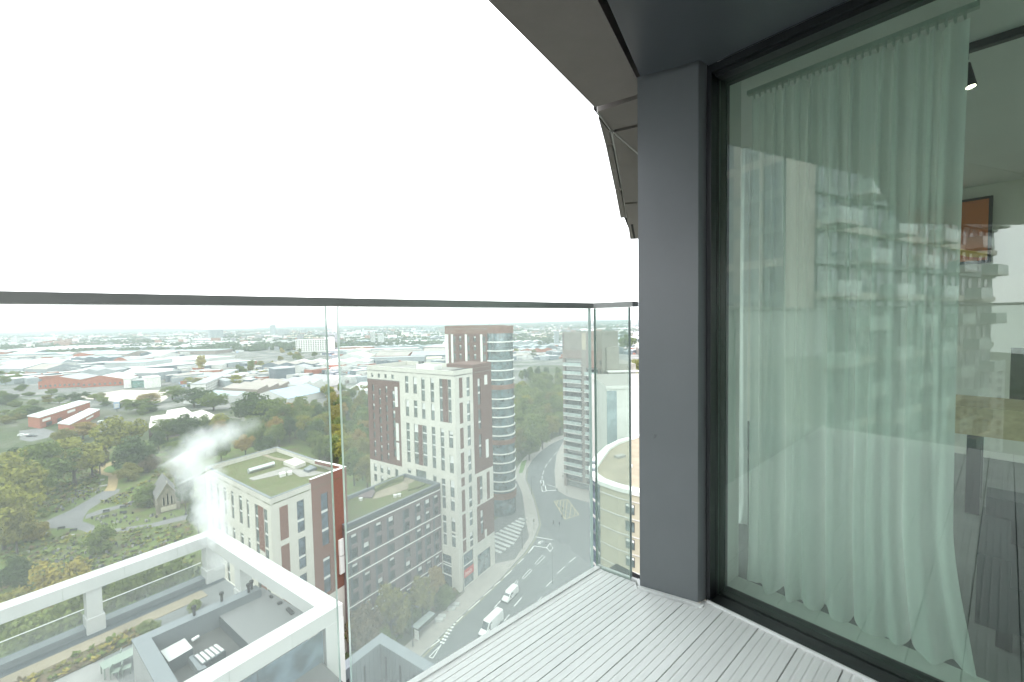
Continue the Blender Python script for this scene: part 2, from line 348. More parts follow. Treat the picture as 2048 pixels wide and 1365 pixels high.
# ================================================================== THE ROOM BEHIND THE DOOR
m_plaster = mat('room_plaster', (.68, .66, .60), rough=.9, var=.03, scale=1)
m_ceil = mat('room_ceiling', (.78, .77, .74), rough=.9, var=.03, scale=1)
m_rfloor = mat('room_floor', (.16, .165, .16), rough=.6, var=.2, scale=3)
m_blk = mat('black_metal', (.015, .016, .017), rough=.4)
RP = [(.24, .44), (.42, .30), (3.6, -1.76), (3.6, 4.0), (.24, 4.0)]
mb = MB(); bprism(mb, RP, ZD - .1, ZD - .002, m_rfloor); rf = mb.build('room_floor', None, kind='structure', loc=B(2, 1, ZD))
mb = MB(); bbox(mb, .285, .40, .44, 2.36, ZD - .005, ZD + .004, mat('pale_threshold', (.60, .62, .58), rough=.5)); mb.build('threshold', rf)
mb = MB(); bprism(mb, [(.24, .44), (.42, .30), (3.6, -1.76), (3.6, 4.0), (.24, 4.0)], 69.03, 69.3, m_ceil); mb.build('room_ceiling', None, kind='structure', loc=B(2, 1, 69.1))
mb = MB(); bbox(mb, 3.6, 3.7, -1.9, 4.1, ZD - .1, 69.1, m_plaster); bbox(mb, .24, .34, 2.36, 4.0, ZD - .1, 69.1, m_plaster)
fd = (B(3.6, -1.76) - B(.42, .30)); fl = fd.length; fd.normalize(); fn = fd.cross(UP).normalized()
def fbox(mb, t0, t1, d0, d1, z0, z1, m): mb.box(B(.42, .30, z0) + fd * t0 + fn * d0, fd * (t1 - t0), fn * (d1 - d0), UP * (z1 - z0), m)
sg = -1 if fn.dot(EV) > 0 else 1
bbox(mb, .302, .42, .33, .4515, ZD - .01, 69.03, m_ceil)
mb.build('room_wall', None, kind='structure', loc=B(3.6, 1, ZD))
mb = MB()
for t0, t1, z0, z1 in ((0, .05, ZD, 69.03), (.9, .95, ZD, 69.03), (1.85, 1.9, ZD, 69.03), (2.8, 2.85, ZD, 69.03), (fl - .05, fl, ZD, 69.03), (.05, fl - .05, ZD, ZD + .05), (.05, fl - .05, 68.95, 69.03)): fbox(mb, t0, t1, 0, .06 * sg, z0, z1, m_frame)
sw = thing('side_window', 'side window of the room beyond the grey column', 'window', B(.9, 0, ZD)); mb.build('frame', sw)  # real window, its glazing widened along the whole wall to brighten the room
mb = MB(); a = B(.42, .30) + fd * .05 + fn * .03 * sg; pane(mb, a, a + fd * .85, ZD + .05, 68.95, .006, g_clear, m_edge, fn * sg); a = a + fd * .9; pane(mb, a, a + fd * .9, ZD + .05, 68.95, .006, g_clear, m_edge, fn * sg); a = a + fd * .95; pane(mb, a, a + fd * .9, ZD + .05, 68.95, .006, g_clear, m_edge, fn * sg); a = a + fd * .95; pane(mb, a, a + fd * (fl - 2.9), ZD + .05, 68.95, .006, g_clear, m_edge, fn * sg); mb.build('pane', sw)

ew = thing('added_end_window', 'added full width window in the unseen end wall, brightening the room', 'window', B(2, 4, ZD)); mb = MB()  # window added out of view to let more daylight into the room
for u0, u1, z0, z1 in ((.24, .32, ZD, 69.03), (1.9, 1.98, ZD, 69.03), (3.52, 3.6, ZD, 69.03), (.32, 3.52, ZD, ZD + .08), (.32, 3.52, 68.95, 69.03)): bbox(mb, u0, u1, 4.0, 4.06, z0, z1, m_frame)
mb.build('frame', ew); mb = MB(); pane(mb, B(.32, 4.02), B(3.52, 4.02), ZD + .08, 68.95, .006, g_clear, m_edge, EV); mb.build('pane', ew)

def sheer(name):
    m = bpy.data.materials.new(name); m.use_nodes = True; t = m.node_tree; t.nodes.clear()
    o = N(t, 'ShaderNodeOutputMaterial'); tr = N(t, 'ShaderNodeBsdfTransparent'); tl = N(t, 'ShaderNodeBsdfTranslucent'); df = N(t, 'ShaderNodeBsdfDiffuse')
    tl.inputs[0].default_value = (.93, .95, .92, 1); df.inputs[0].default_value = (.93, .95, .92, 1)
    a = N(t, 'ShaderNodeMixShader'); b = N(t, 'ShaderNodeMixShader'); a.inputs[0].default_value = .74
    lw = N(t, 'ShaderNodeLayerWeight'); lw.inputs[0].default_value = .35; mr = N(t, 'ShaderNodeMapRange')
    mr.inputs[3].default_value = .72; mr.inputs[4].default_value = .98
    t.links.new(lw.outputs['Facing'], mr.inputs[0]); t.links.new(tl.outputs[0], a.inputs[1]); t.links.new(df.outputs[0], a.inputs[2])
    t.links.new(mr.outputs[0], b.inputs[0]); t.links.new(tr.outputs[0], b.inputs[1]); t.links.new(a.outputs[0], b.inputs[2]); t.links.new(b.outputs[0], o.inputs[0]); return m
m_sheer = sheer('sheer_fabric'); m_tape = mat('curtain_tape', (.5, .52, .48), rough=.8)
def curtain(name, label, v0, v1, uc, z0, z1, folds, amp, seed, hooks=True, flare=.0):
    rd = random.Random(seed); t = thing(name, label, 'curtain', B(uc, (v0 + v1) / 2, z0)); mb = MB(); nx, nz_ = folds * 14, 36
    hi = [(folds * k, rd.uniform(0, 6.28), a) for k, a in ((1.0, .62), (1.37, .34), (.71, .30))]; lo_ = [(folds * k, rd.uniform(0, 6.28), a, rd.uniform(-1.6, 1.6)) for k, a in ((.36, .85), (.55, .62), (.21, .5), (.88, .28))]
    def pt(i, j):
        s = i / nx; f = j / nz_; lo = 1 - f; wt = min(1, lo * 1.25) ** .8; edge = min(1, 6 * s + .35, 6 * (1 - s) + .35)
        g = sum(a * math.sin(6.283 * fq * s + p) for fq, p, a in hi) * (1 - .72 * wt) + sum(a * math.sin(6.283 * fq * s + p + d * lo) for fq, p, a, d in lo_) * wt * 1.25
        g2 = sum(a * math.cos(6.283 * fq * s + p + d * lo) for fq, p, a, d in lo_) * wt
        vv = v0 + (v1 - v0) * s + amp * .38 * g2 * edge + flare * s ** 3 * max(0, lo - .78) ** 1.5 * 5 - .008 * s ** 4 * math.sin(3.14 * lo) 
        uu = uc + amp * g * edge + (.0 if lo < .95 else -(lo - .95) * .8 * (.5 + .5 * math.sin(6.283 * folds * .55 * s)))
        zz = z0 + (z1 - z0) * f + (max(0, .012 * math.sin(6.283 * folds * .45 * s + 1)) if j == 0 else 0)
        return B(uu, vv, zz)
    P = [[pt(i, j) for j in range(nz_ + 1)] for i in range(nx + 1)]
    for i in range(nx):
        for j in range(nz_): mb.poly([P[i][j], P[i + 1][j], P[i + 1][j + 1], P[i][j + 1]], m_sheer)
    o = mb.build('fabric', t); bm = __import__('bmesh').new(); bm.from_mesh(o.data); __import__('bmesh').ops.remove_doubles(bm, verts=bm.verts, dist=1e-5); bm.to_mesh(o.data); bm.free()
    o.data.polygons.foreach_set('use_smooth', [True] * len(o.data.polygons))
    if hooks:
        mb = MB(); bbox(mb, uc - .012, uc + .012, v0 - .02, v1 + .02, z1 + .022, z1 + .04, m_tape); mb.build('track', t)
        hm = None
        for k in range(folds * 2):
            c = B(uc - .01, v0 + (v1 - v0) * (k + .5) / (folds * 2), z1 - .005)
            if hm is None:
                mb = MB(); mb.tube((0, 0, 0), (0, 0, .03), .0035, m_tape, n=6); mb.tube((-.004, 0, .012), (.006, .006, .012), .003, m_tape, n=6); hm = mb.build('hook', t, rel=False); hm.location = c - t.location; hm = hm.data
            else: link('hook', hm, t, c - t.location)
    return t
curtain('sheer_curtain', 'long sheer white curtain gathered on a ceiling track behind the glazed door', .495, 1.142, .43, ZD - .001, 68.945, 15, .026, 5, flare=.12)
curtain('side_curtain', 'narrow bright sheer curtain hanging at the side window beside the column', .205, .315, .90, 66.83, 68.92, 3, .007, 9, hooks=False)

# track, spotlight, picture, cabinet, dark panel, armchair
t = thing('light_track', 'black lighting track on the ceiling of the room', 'light track', B(.84, 1.3, 69.0))
mb = MB(); mb.box(B(.812, 1.105, 69.0), B(.872, 1.9, 69.0) - B(.812, 1.105, 69.0), (EU * .03), UP * .028, m_blk); mb.build('rail_body', t)
mb = MB(); mb.tube(B(.825, 1.118, 69.0), B(.825, 1.118, 68.97), .004, m_blk); mb.build('rail_clip', t)
sp = thing('spotlight', 'lit black spotlight hanging from the ceiling track by the curtain', 'spotlight', B(.835, 1.12, 68.93))
mb = MB(); a, b = at(1936, 108, 68.965), at(1941, 160, 68.875)
a = B(.84, 1.113, 68.962); b = B(.84, 1.128, 68.872); mb.tube(a, b, .0135, m_blk, r1=.0185, n=16); mb.build('housing', sp)
mb = MB(); mb.tube(B(.825, 1.118, 68.972), a, .003, m_blk); mb.build('stem', sp)
m_lamp = bpy.data.materials.new('lamp_face'); m_lamp.use_nodes = True; nt2 = m_lamp.node_tree; nt2.nodes.clear()
eo = N(nt2, 'ShaderNodeOutputMaterial'); em = N(nt2, 'ShaderNodeEmission'); em.inputs[0].default_value = (1, .86, .66, 1); em.inputs[1].default_value = 9; nt2.links.new(em.outputs[0], eo.inputs[0])
mb = MB(); dd = (b - a).normalized(); mb.tube(b + dd * .0005, b + dd * .002, .014, m_lamp, n=16); mb.build('lens', sp)
pic = thing('framed_picture', 'framed orange picture with a yellow arc on the room wall', 'picture', B(3.55, 1.04, 68.6))
m_or = mat('orange_print', (.55, .16, .05), rough=.7, var=.12, scale=2); m_ye = mat('yellow_arc', (.70, .45, .12), rough=.7)
mb = MB(); bbox(mb, 3.55, 3.598, .62, 1.145, 68.40, 68.93, m_frame); mb.build('frame', pic)
mb = MB(); bbox(mb, 3.545, 3.5502, .642, 1.123, 68.42, 68.908, m_or); mb.build('print', pic)
mb = MB(); A = []
for k in range(13):
    th = math.pi * (.5 + .5 * k / 12); A.append((1.123 + .30 * math.cos(th), 68.77 - .28 * math.sin(th) * 1.0))
for (v0, z0), (v1, z1) in zip(A, A[1:]):
    mb.poly([B(3.5425, v0, z0), B(3.5425, v1, z1), B(3.5425, v1, z1 - .05), B(3.5425, v0, z0 - .05)], m_ye)
mb.build('arc', pic)
m_oak = mat('pale_oak', (.50, .40, .25), rough=.5, var=.12, scale=4, stretch=(1, 8, 8))
cab = thing('oak_table', 'thick pale oak table in the dim room right of the curtain', 'table', B(2.2, 1.6, ZD))
mb = MB(); bbox(mb, 2.0, 2.5, 1.02, 2.7, 67.285, 67.45, m_oak); mb.build('tabletop', cab)
for u, vv in ((2.06, 1.1), (2.4, 1.1), (2.06, 2.55), (2.4, 2.55)):
    mb = MB(); bbox(mb, u, u + .06, vv, vv + .06, ZD, 67.285, m_blk); mb.build('leg', cab)
tv = thing('dark_panel', 'dark flat panel standing on the pale oak table', 'dark_panel', B(2.35, 1.6, 67.45))  # plain dark upright panel of no certain kind
mb = MB(); bbox(mb, 2.34, 2.37, 1.26, 2.2, 67.47, 67.78, m_blk); mb.build('screen', tv); mb = MB(); bbox(mb, 2.30, 2.40, 1.6, 1.85, 67.451, 67.47, m_blk); mb.build('foot', tv)
m_sofa = mat('dark_upholstery', (.045, .055, .06), rough=.9, var=.08, scale=30)
ac = thing('armchair', 'low dark upholstered armchair standing inside near the glass', 'armchair', B(.85, 1.5, ZD))
mb = MB(); bbox(mb, .62, 1.15, 1.26, 1.85, ZD + .08, ZD + .24, m_sofa); mb.build('seat', ac); mb = MB(); bbox(mb, 1.05, 1.2, 1.2, 1.9, ZD + .1, ZD + .42, m_sofa); mb.build('backrest', ac)
for vv in (1.19, 1.86): mb = MB(); bbox(mb, .6, 1.15, vv, vv + .08, ZD + .08, ZD + .34, m_sofa); mb.build('armrest', ac)
for u in (.64, 1.1):
    for vv in (1.24, 1.84): mb = MB(); bbox(mb, u, u + .04, vv, vv + .04, ZD, ZD + .08, m_blk); mb.build('leg', ac)
# ================================================================== GROUND, HILLS, ROAD
def ground_mat(name, cols, scales, rough=.95):
    """open ground: three tints laid over each other by noise of different sizes"""
    m = bpy.data.materials.new(name); m.use_nodes = True; t = m.node_tree; t.nodes.clear()
    o = N(t, 'ShaderNodeOutputMaterial'); p = N(t, 'ShaderNodeBsdfPrincipled'); p.inputs['Roughness'].default_value = rough; p.inputs['Specular IOR Level'].default_value = .15
    c = N(t, 'ShaderNodeTexCoord'); prev = None
    for k, (col, sc) in enumerate(zip(cols, [None] + list(scales))):
        if sc is None:
            rgb = N(t, 'ShaderNodeRGB'); rgb.outputs[0].default_value = (*col, 1); prev = rgb.outputs[0]; continue
        n1 = N(t, 'ShaderNodeTexNoise'); n1.inputs['Scale'].default_value = sc; n1.inputs['Detail'].default_value = 9; n1.inputs['Roughness'].default_value = .7
        r = N(t, 'ShaderNodeMapRange'); r.inputs[1].default_value = .46; r.inputs[2].default_value = .60
        mx = N(t, 'ShaderNodeMixRGB'); mx.inputs[2].default_value = (*col, 1)
        t.links.new(c.outputs['Object'], n1.inputs['Vector']); t.links.new(n1.outputs['Fac'], r.inputs[0]); t.links.new(r.outputs[0], mx.inputs[0])
        t.links.new(prev, mx.inputs[1]); prev = mx.outputs[0]
    t.links.new(prev, p.inputs['Base Color']); t.links.new(p.outputs[0], o.inputs[0]); MATS[name] = m; return m
m_ground = ground_mat('ground_cover', [(.07, .09, .042), (.045, .066, .034), (.15, .14, .12), (.08, .095, .045)], [.012, .02, .15])
m_lawn = ground_mat('cemetery_grass', [(.11, .145, .044), (.08, .11, .036), (.14, .12, .065), (.095, .10, .05), (.125, .175, .05)], [.05, .12, .5, .09])
m_yard = ground_mat('industrial_ground', [(.17, .17, .165), (.09, .10, .095), (.06, .08, .045), (.26, .25, .235)], [.006, .010, .03])
m_asph = mat('asphalt', (.125, .135, .135), rough=.9, var=.10, scale=.35, spec=.25)
m_pave = mat('paving', (.30, .285, .255), rough=.9, var=.10, scale=.5)
m_paved = mat('dark_paving', (.12, .125, .12), rough=.9, var=.08, scale=.6)
m_white = mat('road_paint', (.70, .71, .68), rough=.8, var=.10, scale=1.5)
m_yel = mat('yellow_road_paint', (.40, .36, .17), rough=.8, var=.12, scale=1.5)
m_yel2 = mat('box_junction_paint', (.44, .40, .20), rough=.8, var=.1, scale=1.5)
m_path = mat('tarmac_path', (.165, .165, .165), rough=.95, var=.10, scale=.2)
m_sand = mat('sandy_path', (.33, .25, .13), rough=.95, var=.12, scale=.3)
m_green = mat('bright_grass', (.085, .16, .035), rough=.95, var=.2, scale=.4)
def sheet(name, pts, z, m, parent=None, kind='structure'):
    mb = MB(); P = [Vector((p[0], p[1], z)) for p in pts]
    if sum(P[k - 1].x * P[k].y - P[k].x * P[k - 1].y for k in range(len(P))) < 0: P = P[::-1]
    mb.poly(P, m); return mb.build(name, parent, kind=kind, loc=P[0] if parent is None else None)
sheet('ground', [(-9000, -700), (9000, -700), (9000, 12500), (-9000, 12500)], 0, m_ground)
sheet('industrial_ground', [(-560, 455), (-330, 350), (-120, 345), (10, 420), (30, 640), (420, 700), (520, 1900), (-1500, 1900), (-1100, 800)], .006, m_yard)
sheet('cemetery_lawn', [(-260, 50), (-30, 50), (-60, 120), (-45, 170), (-60, 255), (-150, 300), (-225, 255), (-290, 200)], .006, m_lawn)

# far ridge on the horizon
SKY = [(-400, 668), (0, 666), (80, 662.5), (130, 660), (200, 657), (255, 658), (300, 656.2), (350, 657), (430, 659.5), (500, 657), (600, 653.5), (700, 652), (780, 650.5), (860, 650.5), (1000, 647), (1150, 642.5), (1280, 640), (1700, 634)]
def skyz(px):
    for (a, b), (c, d) in zip(SKY, SKY[1:]):
        if a <= px <= c: return b + (d - b) * (px - a) / (c - a)
    return SKY[0][1] if px < SKY[0][0] else SKY[-1][1]
m_hill = ground_mat('far_hill_cover', [(.07, .095, .06), (.16, .17, .16), (.05, .075, .05)], [.006, .012])
mb = MB(); NX, NY = 120, 8; G = []
for i in range(NX + 1):
    row = []
    for j in range(NY + 1):
        Y = 4200 + 3800 * j / NY; X = -11000 + 17500 * i / NX; X *= Y / 8000
        px = CX + FPX * X / Y; hz = atd(px, skyz(px), Y).z if True else 0
        f = j / NY; row.append((X, Y, -.5 + (max(4, atd(px, skyz(px), 8000).z) + 1.5 * math.sin(i * 1.9) + 1.0 * math.sin(i * .7 + 2)) * f ** 1.6 + .6 * math.sin(i * 2.3 + j * 1.7) * f))
    row.append((row[-1][0] * 1.12, 9000, -.5)); G.append(row)
for i in range(NX):
    for j in range(NY + 1): mb.poly([G[i][j], G[i + 1][j], G[i + 1][j + 1], G[i][j + 1]], m_hill)
mb.build('hills', None, kind='structure', smooth=True)

# ---- the road below
LK = [(-45, 42), (-33, 62), (-20.3, 83.1), (-15.05, 92.1), (-4.35, 109.3), (2.64, 122.4), (5.6, 130), (7.83, 139.1), (7.6, 150), (6.4, 166.2), (4.44, 179.7), (5.6, 192), (8.93, 205.8), (13.5, 218), (19.7, 230.4), (27.9, 241.7), (45, 258), (75, 276), (130, 300)]
RKP = [(1127, 884), (1114, 910), (1110, 943), (1112, 970), (1113, 980), (1136, 994), (1180, 1006)]
RK = [at(*p) for p in RKP]
road_pts = LK + [(135, 288), (80, 262), (50, 246)] + [(p.x, p.y) for p in RK] + [(60, 150), (60, 132), (27, 128), (21, 118), (18, 100), (14, 80), (8, 60), (-4, 42)]
road = sheet('road', road_pts, .012, m_asph)
def band(name, line, o0, o1, z0, z1, m, parent=None, kind='structure'):
    """strip running beside a line, between two sideways offsets"""
    mb = MB(); P = [Vector((p[0], p[1], 0)) for p in line]; E0, E1 = [], []
    for k, p in enumerate(P):
        d = (P[min(k + 1, len(P) - 1)] - P[max(k - 1, 0)]).normalized(); n = Vector((-d.y, d.x, 0)); E0.append(p + n * o0); E1.append(p + n * o1)
    for k in range(len(P) - 1):
        a, b, c, d = E0[k], E0[k + 1], E1[k + 1], E1[k]
        mb.poly([a + UP * z1, b + UP * z1, c + UP * z1, d + UP * z1], m)
        if z1 > z0:
            mb.poly([a + UP * z0, b + UP * z0, b + UP * z1, a + UP * z1], m); mb.poly([c + UP * z0, d + UP * z0, d + UP * z1, c + UP * z1], m)
    return mb.build(name, parent, kind=kind, loc=P[0] if parent is None else None)
m_kerb = mat('kerb_stone', (.32, .31, .285), rough=.9, var=.08, scale=1)
band('kerb', LK, 0, .22, 0, .13, m_kerb)
band('pavement', LK, .22, 4.8, 0, .126, m_pave)
band('kerb', [(p.x, p.y) for p in RK], -.22, 0, 0, .13, m_kerb)
rp = [(p.x, p.y) for p in RK]
sheet('pavement', rp + [(60, 154), (60, 175), (36, 165), (27, 185), (30, 240)], .126, m_pave)
sheet('pavement', [(-14.2, 104), (-4.9, 109.5), (-.8, 117), (-6.4, 117.5)], .128, m_pave)
# double yellow lines along the kerb
band('yellow_line', LK[2:12], -.40, -.32, .018, .018, m_yel, road, None); band('yellow_line', LK[2:12], -.62, -.54, .018, .018, m_yel, road, None)
def mark(pts, wd=.15, m=None, closed=False, nm='road_marking'):
    mb = MB(); P = [at(*p) for p in pts]
    if closed: P.append(P[0])
    for p, q in zip(P, P[1:]):
        n = Vector((-(q - p).y, (q - p).x, 0)).normalized() * wd * .5
        mb.poly([p + n + UP * .02, p - n + UP * .02, q - n + UP * .02, q + n + UP * .02][::-1], m or m_white)
    return mb.build(nm, road)
Z8 = lambda x, y: (640 + x / 3.657, 1060 + y / 3.657)
Z7 = lambda x, y: (960 + x / 10.5, 1020 + y / 10.5)
Z4 = lambda x, y: (1000 + x / 4.552, 860 + y / 4.552)
Zr = lambda x, y: (820 + x / 4.876, 1180 + y / 4.876)
for a, b in [((1085, 590), (1170, 515)), ((1195, 485), (1255, 435)), ((1275, 410), (1320, 375)), ((1345, 350), (1405, 295)), ((1445, 250), (1490, 210)), ((1525, 170), (1560, 130)), ((1000, 675), (1045, 630)), ((1275, 570), (1320, 520)),
             ((1420, 560), (1475, 495)), ((1345, 670), (1385, 620)), ((1590, 530), (1620, 490)), ((1655, 415), (1700, 370)), ((1735, 320), (1790, 270)), ((1820, 240), (1870, 200))]:
    mark([Z8(*a), Z8(*b)], .22)
for q in [[(1478, 352), (1490, 360), (1550, 298), (1535, 288)], [(1572, 246), (1590, 254), (1645, 198), (1625, 188)], [(1418, 400), (1430, 408), (1448, 380), (1436, 372)]]: mark([Z8(*p) for p in q], .15, closed=True)
mark([Z7(1165, 570), Z7(1520, 630)], .3); mark([Z7(1010, 915), Z7(1130, 760), Z7(1400, 800)], .3); mark([Z7(1400, 800), Z7(1470, 700), Z7(1530, 810), Z7(1470, 880)], .22, closed=True)
bc = at(*Z7(1270, 690)); mb = MB()                                   # painted bicycle
for s in (-.75, .75):
    c = bc + hv(34) * s + UP * .022; R_ = [c + Vector((math.cos(a) * .5, math.sin(a) * .5, 0)) for a in [k * math.pi / 6 for k in range(12)]]; r_ = [c + (p - c) * .68 for p in R_]
    for k in range(12): mb.poly([R_[k], R_[(k + 1) % 12], r_[(k + 1) % 12], r_[k]], m_white)
for p, q in [((-.75, 0), (-.1, .75)), ((-.1, .75), (.75, 0)), ((-.1, .75), (-.2, 0)), ((-.2, 0), (.6, .7)), ((.75, 0), (.5, 1.0)), ((-.75, 0), (-.2, 0))]:
    side = hv(-56); A = bc + hv(34) * p[0] + side * p[1] + UP * .022; Bq = bc + hv(34) * q[0] + side * q[1] + UP * .022; n = (Bq - A).cross(UP).normalized() * .07
    mb.poly([A - n, Bq - n, Bq + n, A + n], m_white)
mb.build('bicycle_marking', road)
for k in range(9):                                                    # paired studs of the crossing
    f = k / 8
    for ox in (0, 14): 
        x, y = 300 + ox * 1.6 + (440 - 300) * f, 520 - ox * -.5 - (520 - 275) * f
        mark([Zr(x, y), Zr(x + 9, y - 15)], .5)
mark([Zr(185, 655), Zr(222, 668), Zr(305, 535)], .18, closed=True); mark([Zr(170, 577), Zr(250, 478), Zr(290, 492)], .25, closed=True)
by = [(1108, 1003), (1135, 999), (1158, 1030), (1130, 1039)]
mark(by, .25, m_yel2, True, 'box_junction')
lerp = lambda a, b, f: (a[0] + (b[0] - a[0]) * f, a[1] + (b[1] - a[1]) * f)
for f in (.25, .5, .75, 1.0):
    mark([lerp(by[0], by[1], f), lerp(by[0], by[3], f)], .16, m_yel2, nm='box_junction'); mark([lerp(by[1], by[0], f), lerp(by[1], by[2], f)], .16, m_yel2, nm='box_junction')
for f in (.33, .66):
    mark([lerp(by[3], by[2], f), lerp(by[1], by[2], f)], .16, m_yel2, nm='box_junction'); mark([lerp(by[2], by[3], f), lerp(by[0], by[3], f)], .16, m_yel2, nm='box_junction')
for a, b in [((520, 200), (490, 235)), ((470, 260), (445, 290)), ((430, 310), (410, 345)), ((400, 370), (388, 410)), ((384, 420), (382, 450))]: mark([Z4(*a), Z4(*b)], .2)
for q in [[(370, 462), (395, 462), (400, 500), (376, 502)], [(376, 510), (412, 508), (420, 560), (385, 565)]]: mark([Z4(*p) for p in q], .3, closed=True)
mark([Z4(420, 556), Z4(515, 550)], .4); mark([Z4(430, 500), Z4(500, 520)], .2)

# ---- terraced plaza of low pale steps between the brown tower and the road
pz_ = sheet('plaza', [(-6.5, 116.5), (-.4, 118.5), (4.2, 131), (3.6, 140), (2.9, 165), (1.0, 178), (-4, 182), (-2, 150), (-8, 142)], .130, m_paved)
m_step = mat('pale_step', (.42, .43, .41), rough=.8, var=.06, scale=.6)
d0 = at(*Z7(300, 520)); d1 = at(*Z7(790, 705)); sdv = (d1 - d0).normalized(); prp = Vector((-sdv.y, sdv.x, 0))
if prp.y < 0: prp = -prp
def kx(y):                                                            # right edge of the plaza at this y
    for (a, b), (c, d) in zip(LK, LK[1:]):
        if b <= y <= d: return a + (c - a) * (y - b) / (d - b)
    return 4
k = 0
for k in range(-4, 20):
    o = d0 + prp * (2.05 * k); mb = MB(); s0, s1 = .3, 9.0
    while s1 > .8:
        e = o + sdv * s1
        if e.x < kx(e.y) - 5.0 and e.y > 110: break
        s1 -= .25
    if s1 < 1.4: continue
    if k > 7: s0 = max(.3, 2.2 - .02 * k)
    st = o + sdv * s0; mb.box((st.x, st.y, .131), sdv * (s1 - s0), prp * 1.15, UP * .32, m_step); mb.build('plaza_step', pz_)
sheet('verge', [Vector(at(*Z4(170, 400))), Vector(at(*Z4(195, 290))), Vector(at(*Z4(245, 275))), Vector(at(*Z4(205, 395)))], .14, m_green)

# ---- cemetery paths
sheet('tarmac_path', [at(*p) for p in [(83, 1046), (140, 1021), (200, 986), (216, 979), (240, 978), (238, 985), (205, 1003), (178, 1020), (168, 1034), (160, 1062), (150, 1057), (86, 1057)]], .014, m_path)
sheet('tarmac_path', [at(*p) for p in [(172, 1030), (200, 1020), (240, 1010), (298, 996), (300, 1003), (250, 1014), (205, 1027), (170, 1039)]], .018, m_path)
sheet('tarmac_path', [at(*p) for p in [(166, 1043), (190, 1052), (190, 1060), (230, 1058), (300, 1048), (388, 1026), (388, 1036), (300, 1056), (232, 1066), (178, 1067), (150, 1056)]], .022, m_path)
sheet('sandy_path', [at(*p) for p in [(208, 983), (215, 973), (217, 953), (190, 946), (187, 939), (204, 930), (228, 922), (238, 926), (214, 934), (206, 941), (210, 945), (238, 949), (234, 974), (230, 982)]], .024, m_sand)
sheet('bright_lawn', [at(*p) for p in [(209, 941), (215, 934), (236, 927), (246, 935), (240, 943), (216, 945)]], .026, m_green)
sheet('station_road', [at(*p) for p in [(185, 862), (240, 828), (244, 832), (200, 866)]], .03, m_path)
sheet('depot_yard', [at(*p) for p in [(38, 862), (84, 856), (112, 864), (96, 876), (62, 884), (40, 880)]], .03, m_path)
# ================================================================== BUILDINGS
m_cream = mat('cream_render', (.55, .53, .475), rough=.85, var=.05, scale=.25)
m_rbr = mat('red_brown_brick', (.17, .070, .046), rough=.9, var=.14, scale=1.2, stretch=(1, 1, 4))
m_brick = mat('brown_brick', (.128, .064, .050), rough=.9, var=.16, scale=1.4, stretch=(1, 1, 4))
m_dbrick = mat('grey_brown_brick', (.150, .118, .118), rough=.9, var=.14, scale=1.4, stretch=(1, 1, 4))
m_rbrick = mat('red_brick', (.30, .11, .07), rough=.9, var=.14, scale=.5)
m_white2 = mat('white_cladding', (.66, .655, .62), rough=.7, var=.04, scale=.3)
m_band = mat('string_course', (.47, .46, .44), rough=.8, var=.06)
m_wfr = mat('window_frame', (.07, .075, .075), rough=.5)
m_blind = mat('white_blind', (.62, .62, .60), rough=.8, var=.05)
m_sedum = ground_mat('sedum_roof', [(.11, .135, .048), (.085, .112, .04), (.125, .11, .058), (.135, .15, .07)], [.35, .9, 2.5])
m_gravel = mat('roof_gravel', (.29, .28, .255), rough=.95, var=.12, scale=1.2)
m_sandr = mat('sandy_roof', (.26, .225, .165), rough=.95, var=.14, scale=.35)
m_zinc = mat('zinc_cladding', (.165, .185, .197), rough=.5, var=.05, scale=.7, metal=.2)
m_zincd = mat('dark_zinc', (.06, .074, .084), rough=.5, var=.10, scale=.8)
m_orng = mat('terracotta_band', (.19, .10, .072), rough=.8, var=.08, scale=.5)
m_tan = mat('tan_cladding', (.255, .24, .21), rough=.8, var=.10, scale=.35)
m_pink = mat('pink_brick', (.235, .195, .17), rough=.85, var=.10, scale=.5)
g_win = window_glass('window_glass', (.12, .15, .147), ior=2.2); g_cyl = window_glass('curtain_wall_glass', (.09, .14, .155), rough=.12, ior=2.4)
g_blue = window_glass('blue_facade_glass', (.09, .12, .15), rough=.15)
g_dark = window_glass('dark_window_glass', (.035, .05, .055), ior=1.7)
class Face:
    """an upright wall: left end o (seen from outside), running to heading h; inward is up x dir"""
    def __init__(s, o, h): s.o = Vector((o[0], o[1], 0)); s.d = hv(h); s.n = -UP.cross(s.d); s.rz = math.atan2(s.d.y, s.d.x)
    def P(s, a, z, d=0.0): return s.o + s.d * a + s.n * d + UP * z
def facade(mb, F, W, z0, z1, holes, wall, depth=.22, rev=None):
    S = sorted({0, W, *[h[0] for h in holes], *[h[1] for h in holes]}); Z = sorted({z0, z1, *[h[2] for h in holes], *[h[3] for h in holes]})
    fn = wall if callable(wall) else (lambda s, z: wall)
    if callable(wall) and hasattr(wall, 'breaks'): S = sorted({*S, *[b for b in wall.breaks[0] if 0 < b < W]}); Z = sorted({*Z, *[b for b in wall.breaks[1] if z0 < b < z1]})
    for a, b in zip(S, S[1:]):
        for c, e in zip(Z, Z[1:]):
            sm, zm = (a + b) / 2, (c + e) / 2
            if any(h[0] < sm < h[1] and h[2] < zm < h[3] for h in holes): continue
            mb.poly([F.P(a, c), F.P(b, c), F.P(b, e), F.P(a, e)], fn(sm, zm))
    for a, b, c, e in [h[:4] for h in holes]:
        m = fn((a + b) / 2, e + .01) if rev is None else rev
        q = [(a, c), (b, c), (b, e), (a, e)]
        for (s0, t0), (s1, t1) in zip(q, q[1:] + q[:1]): mb.poly([F.P(s0, t0), F.P(s0, t0, -depth), F.P(s1, t1, -depth), F.P(s1, t1)], m)
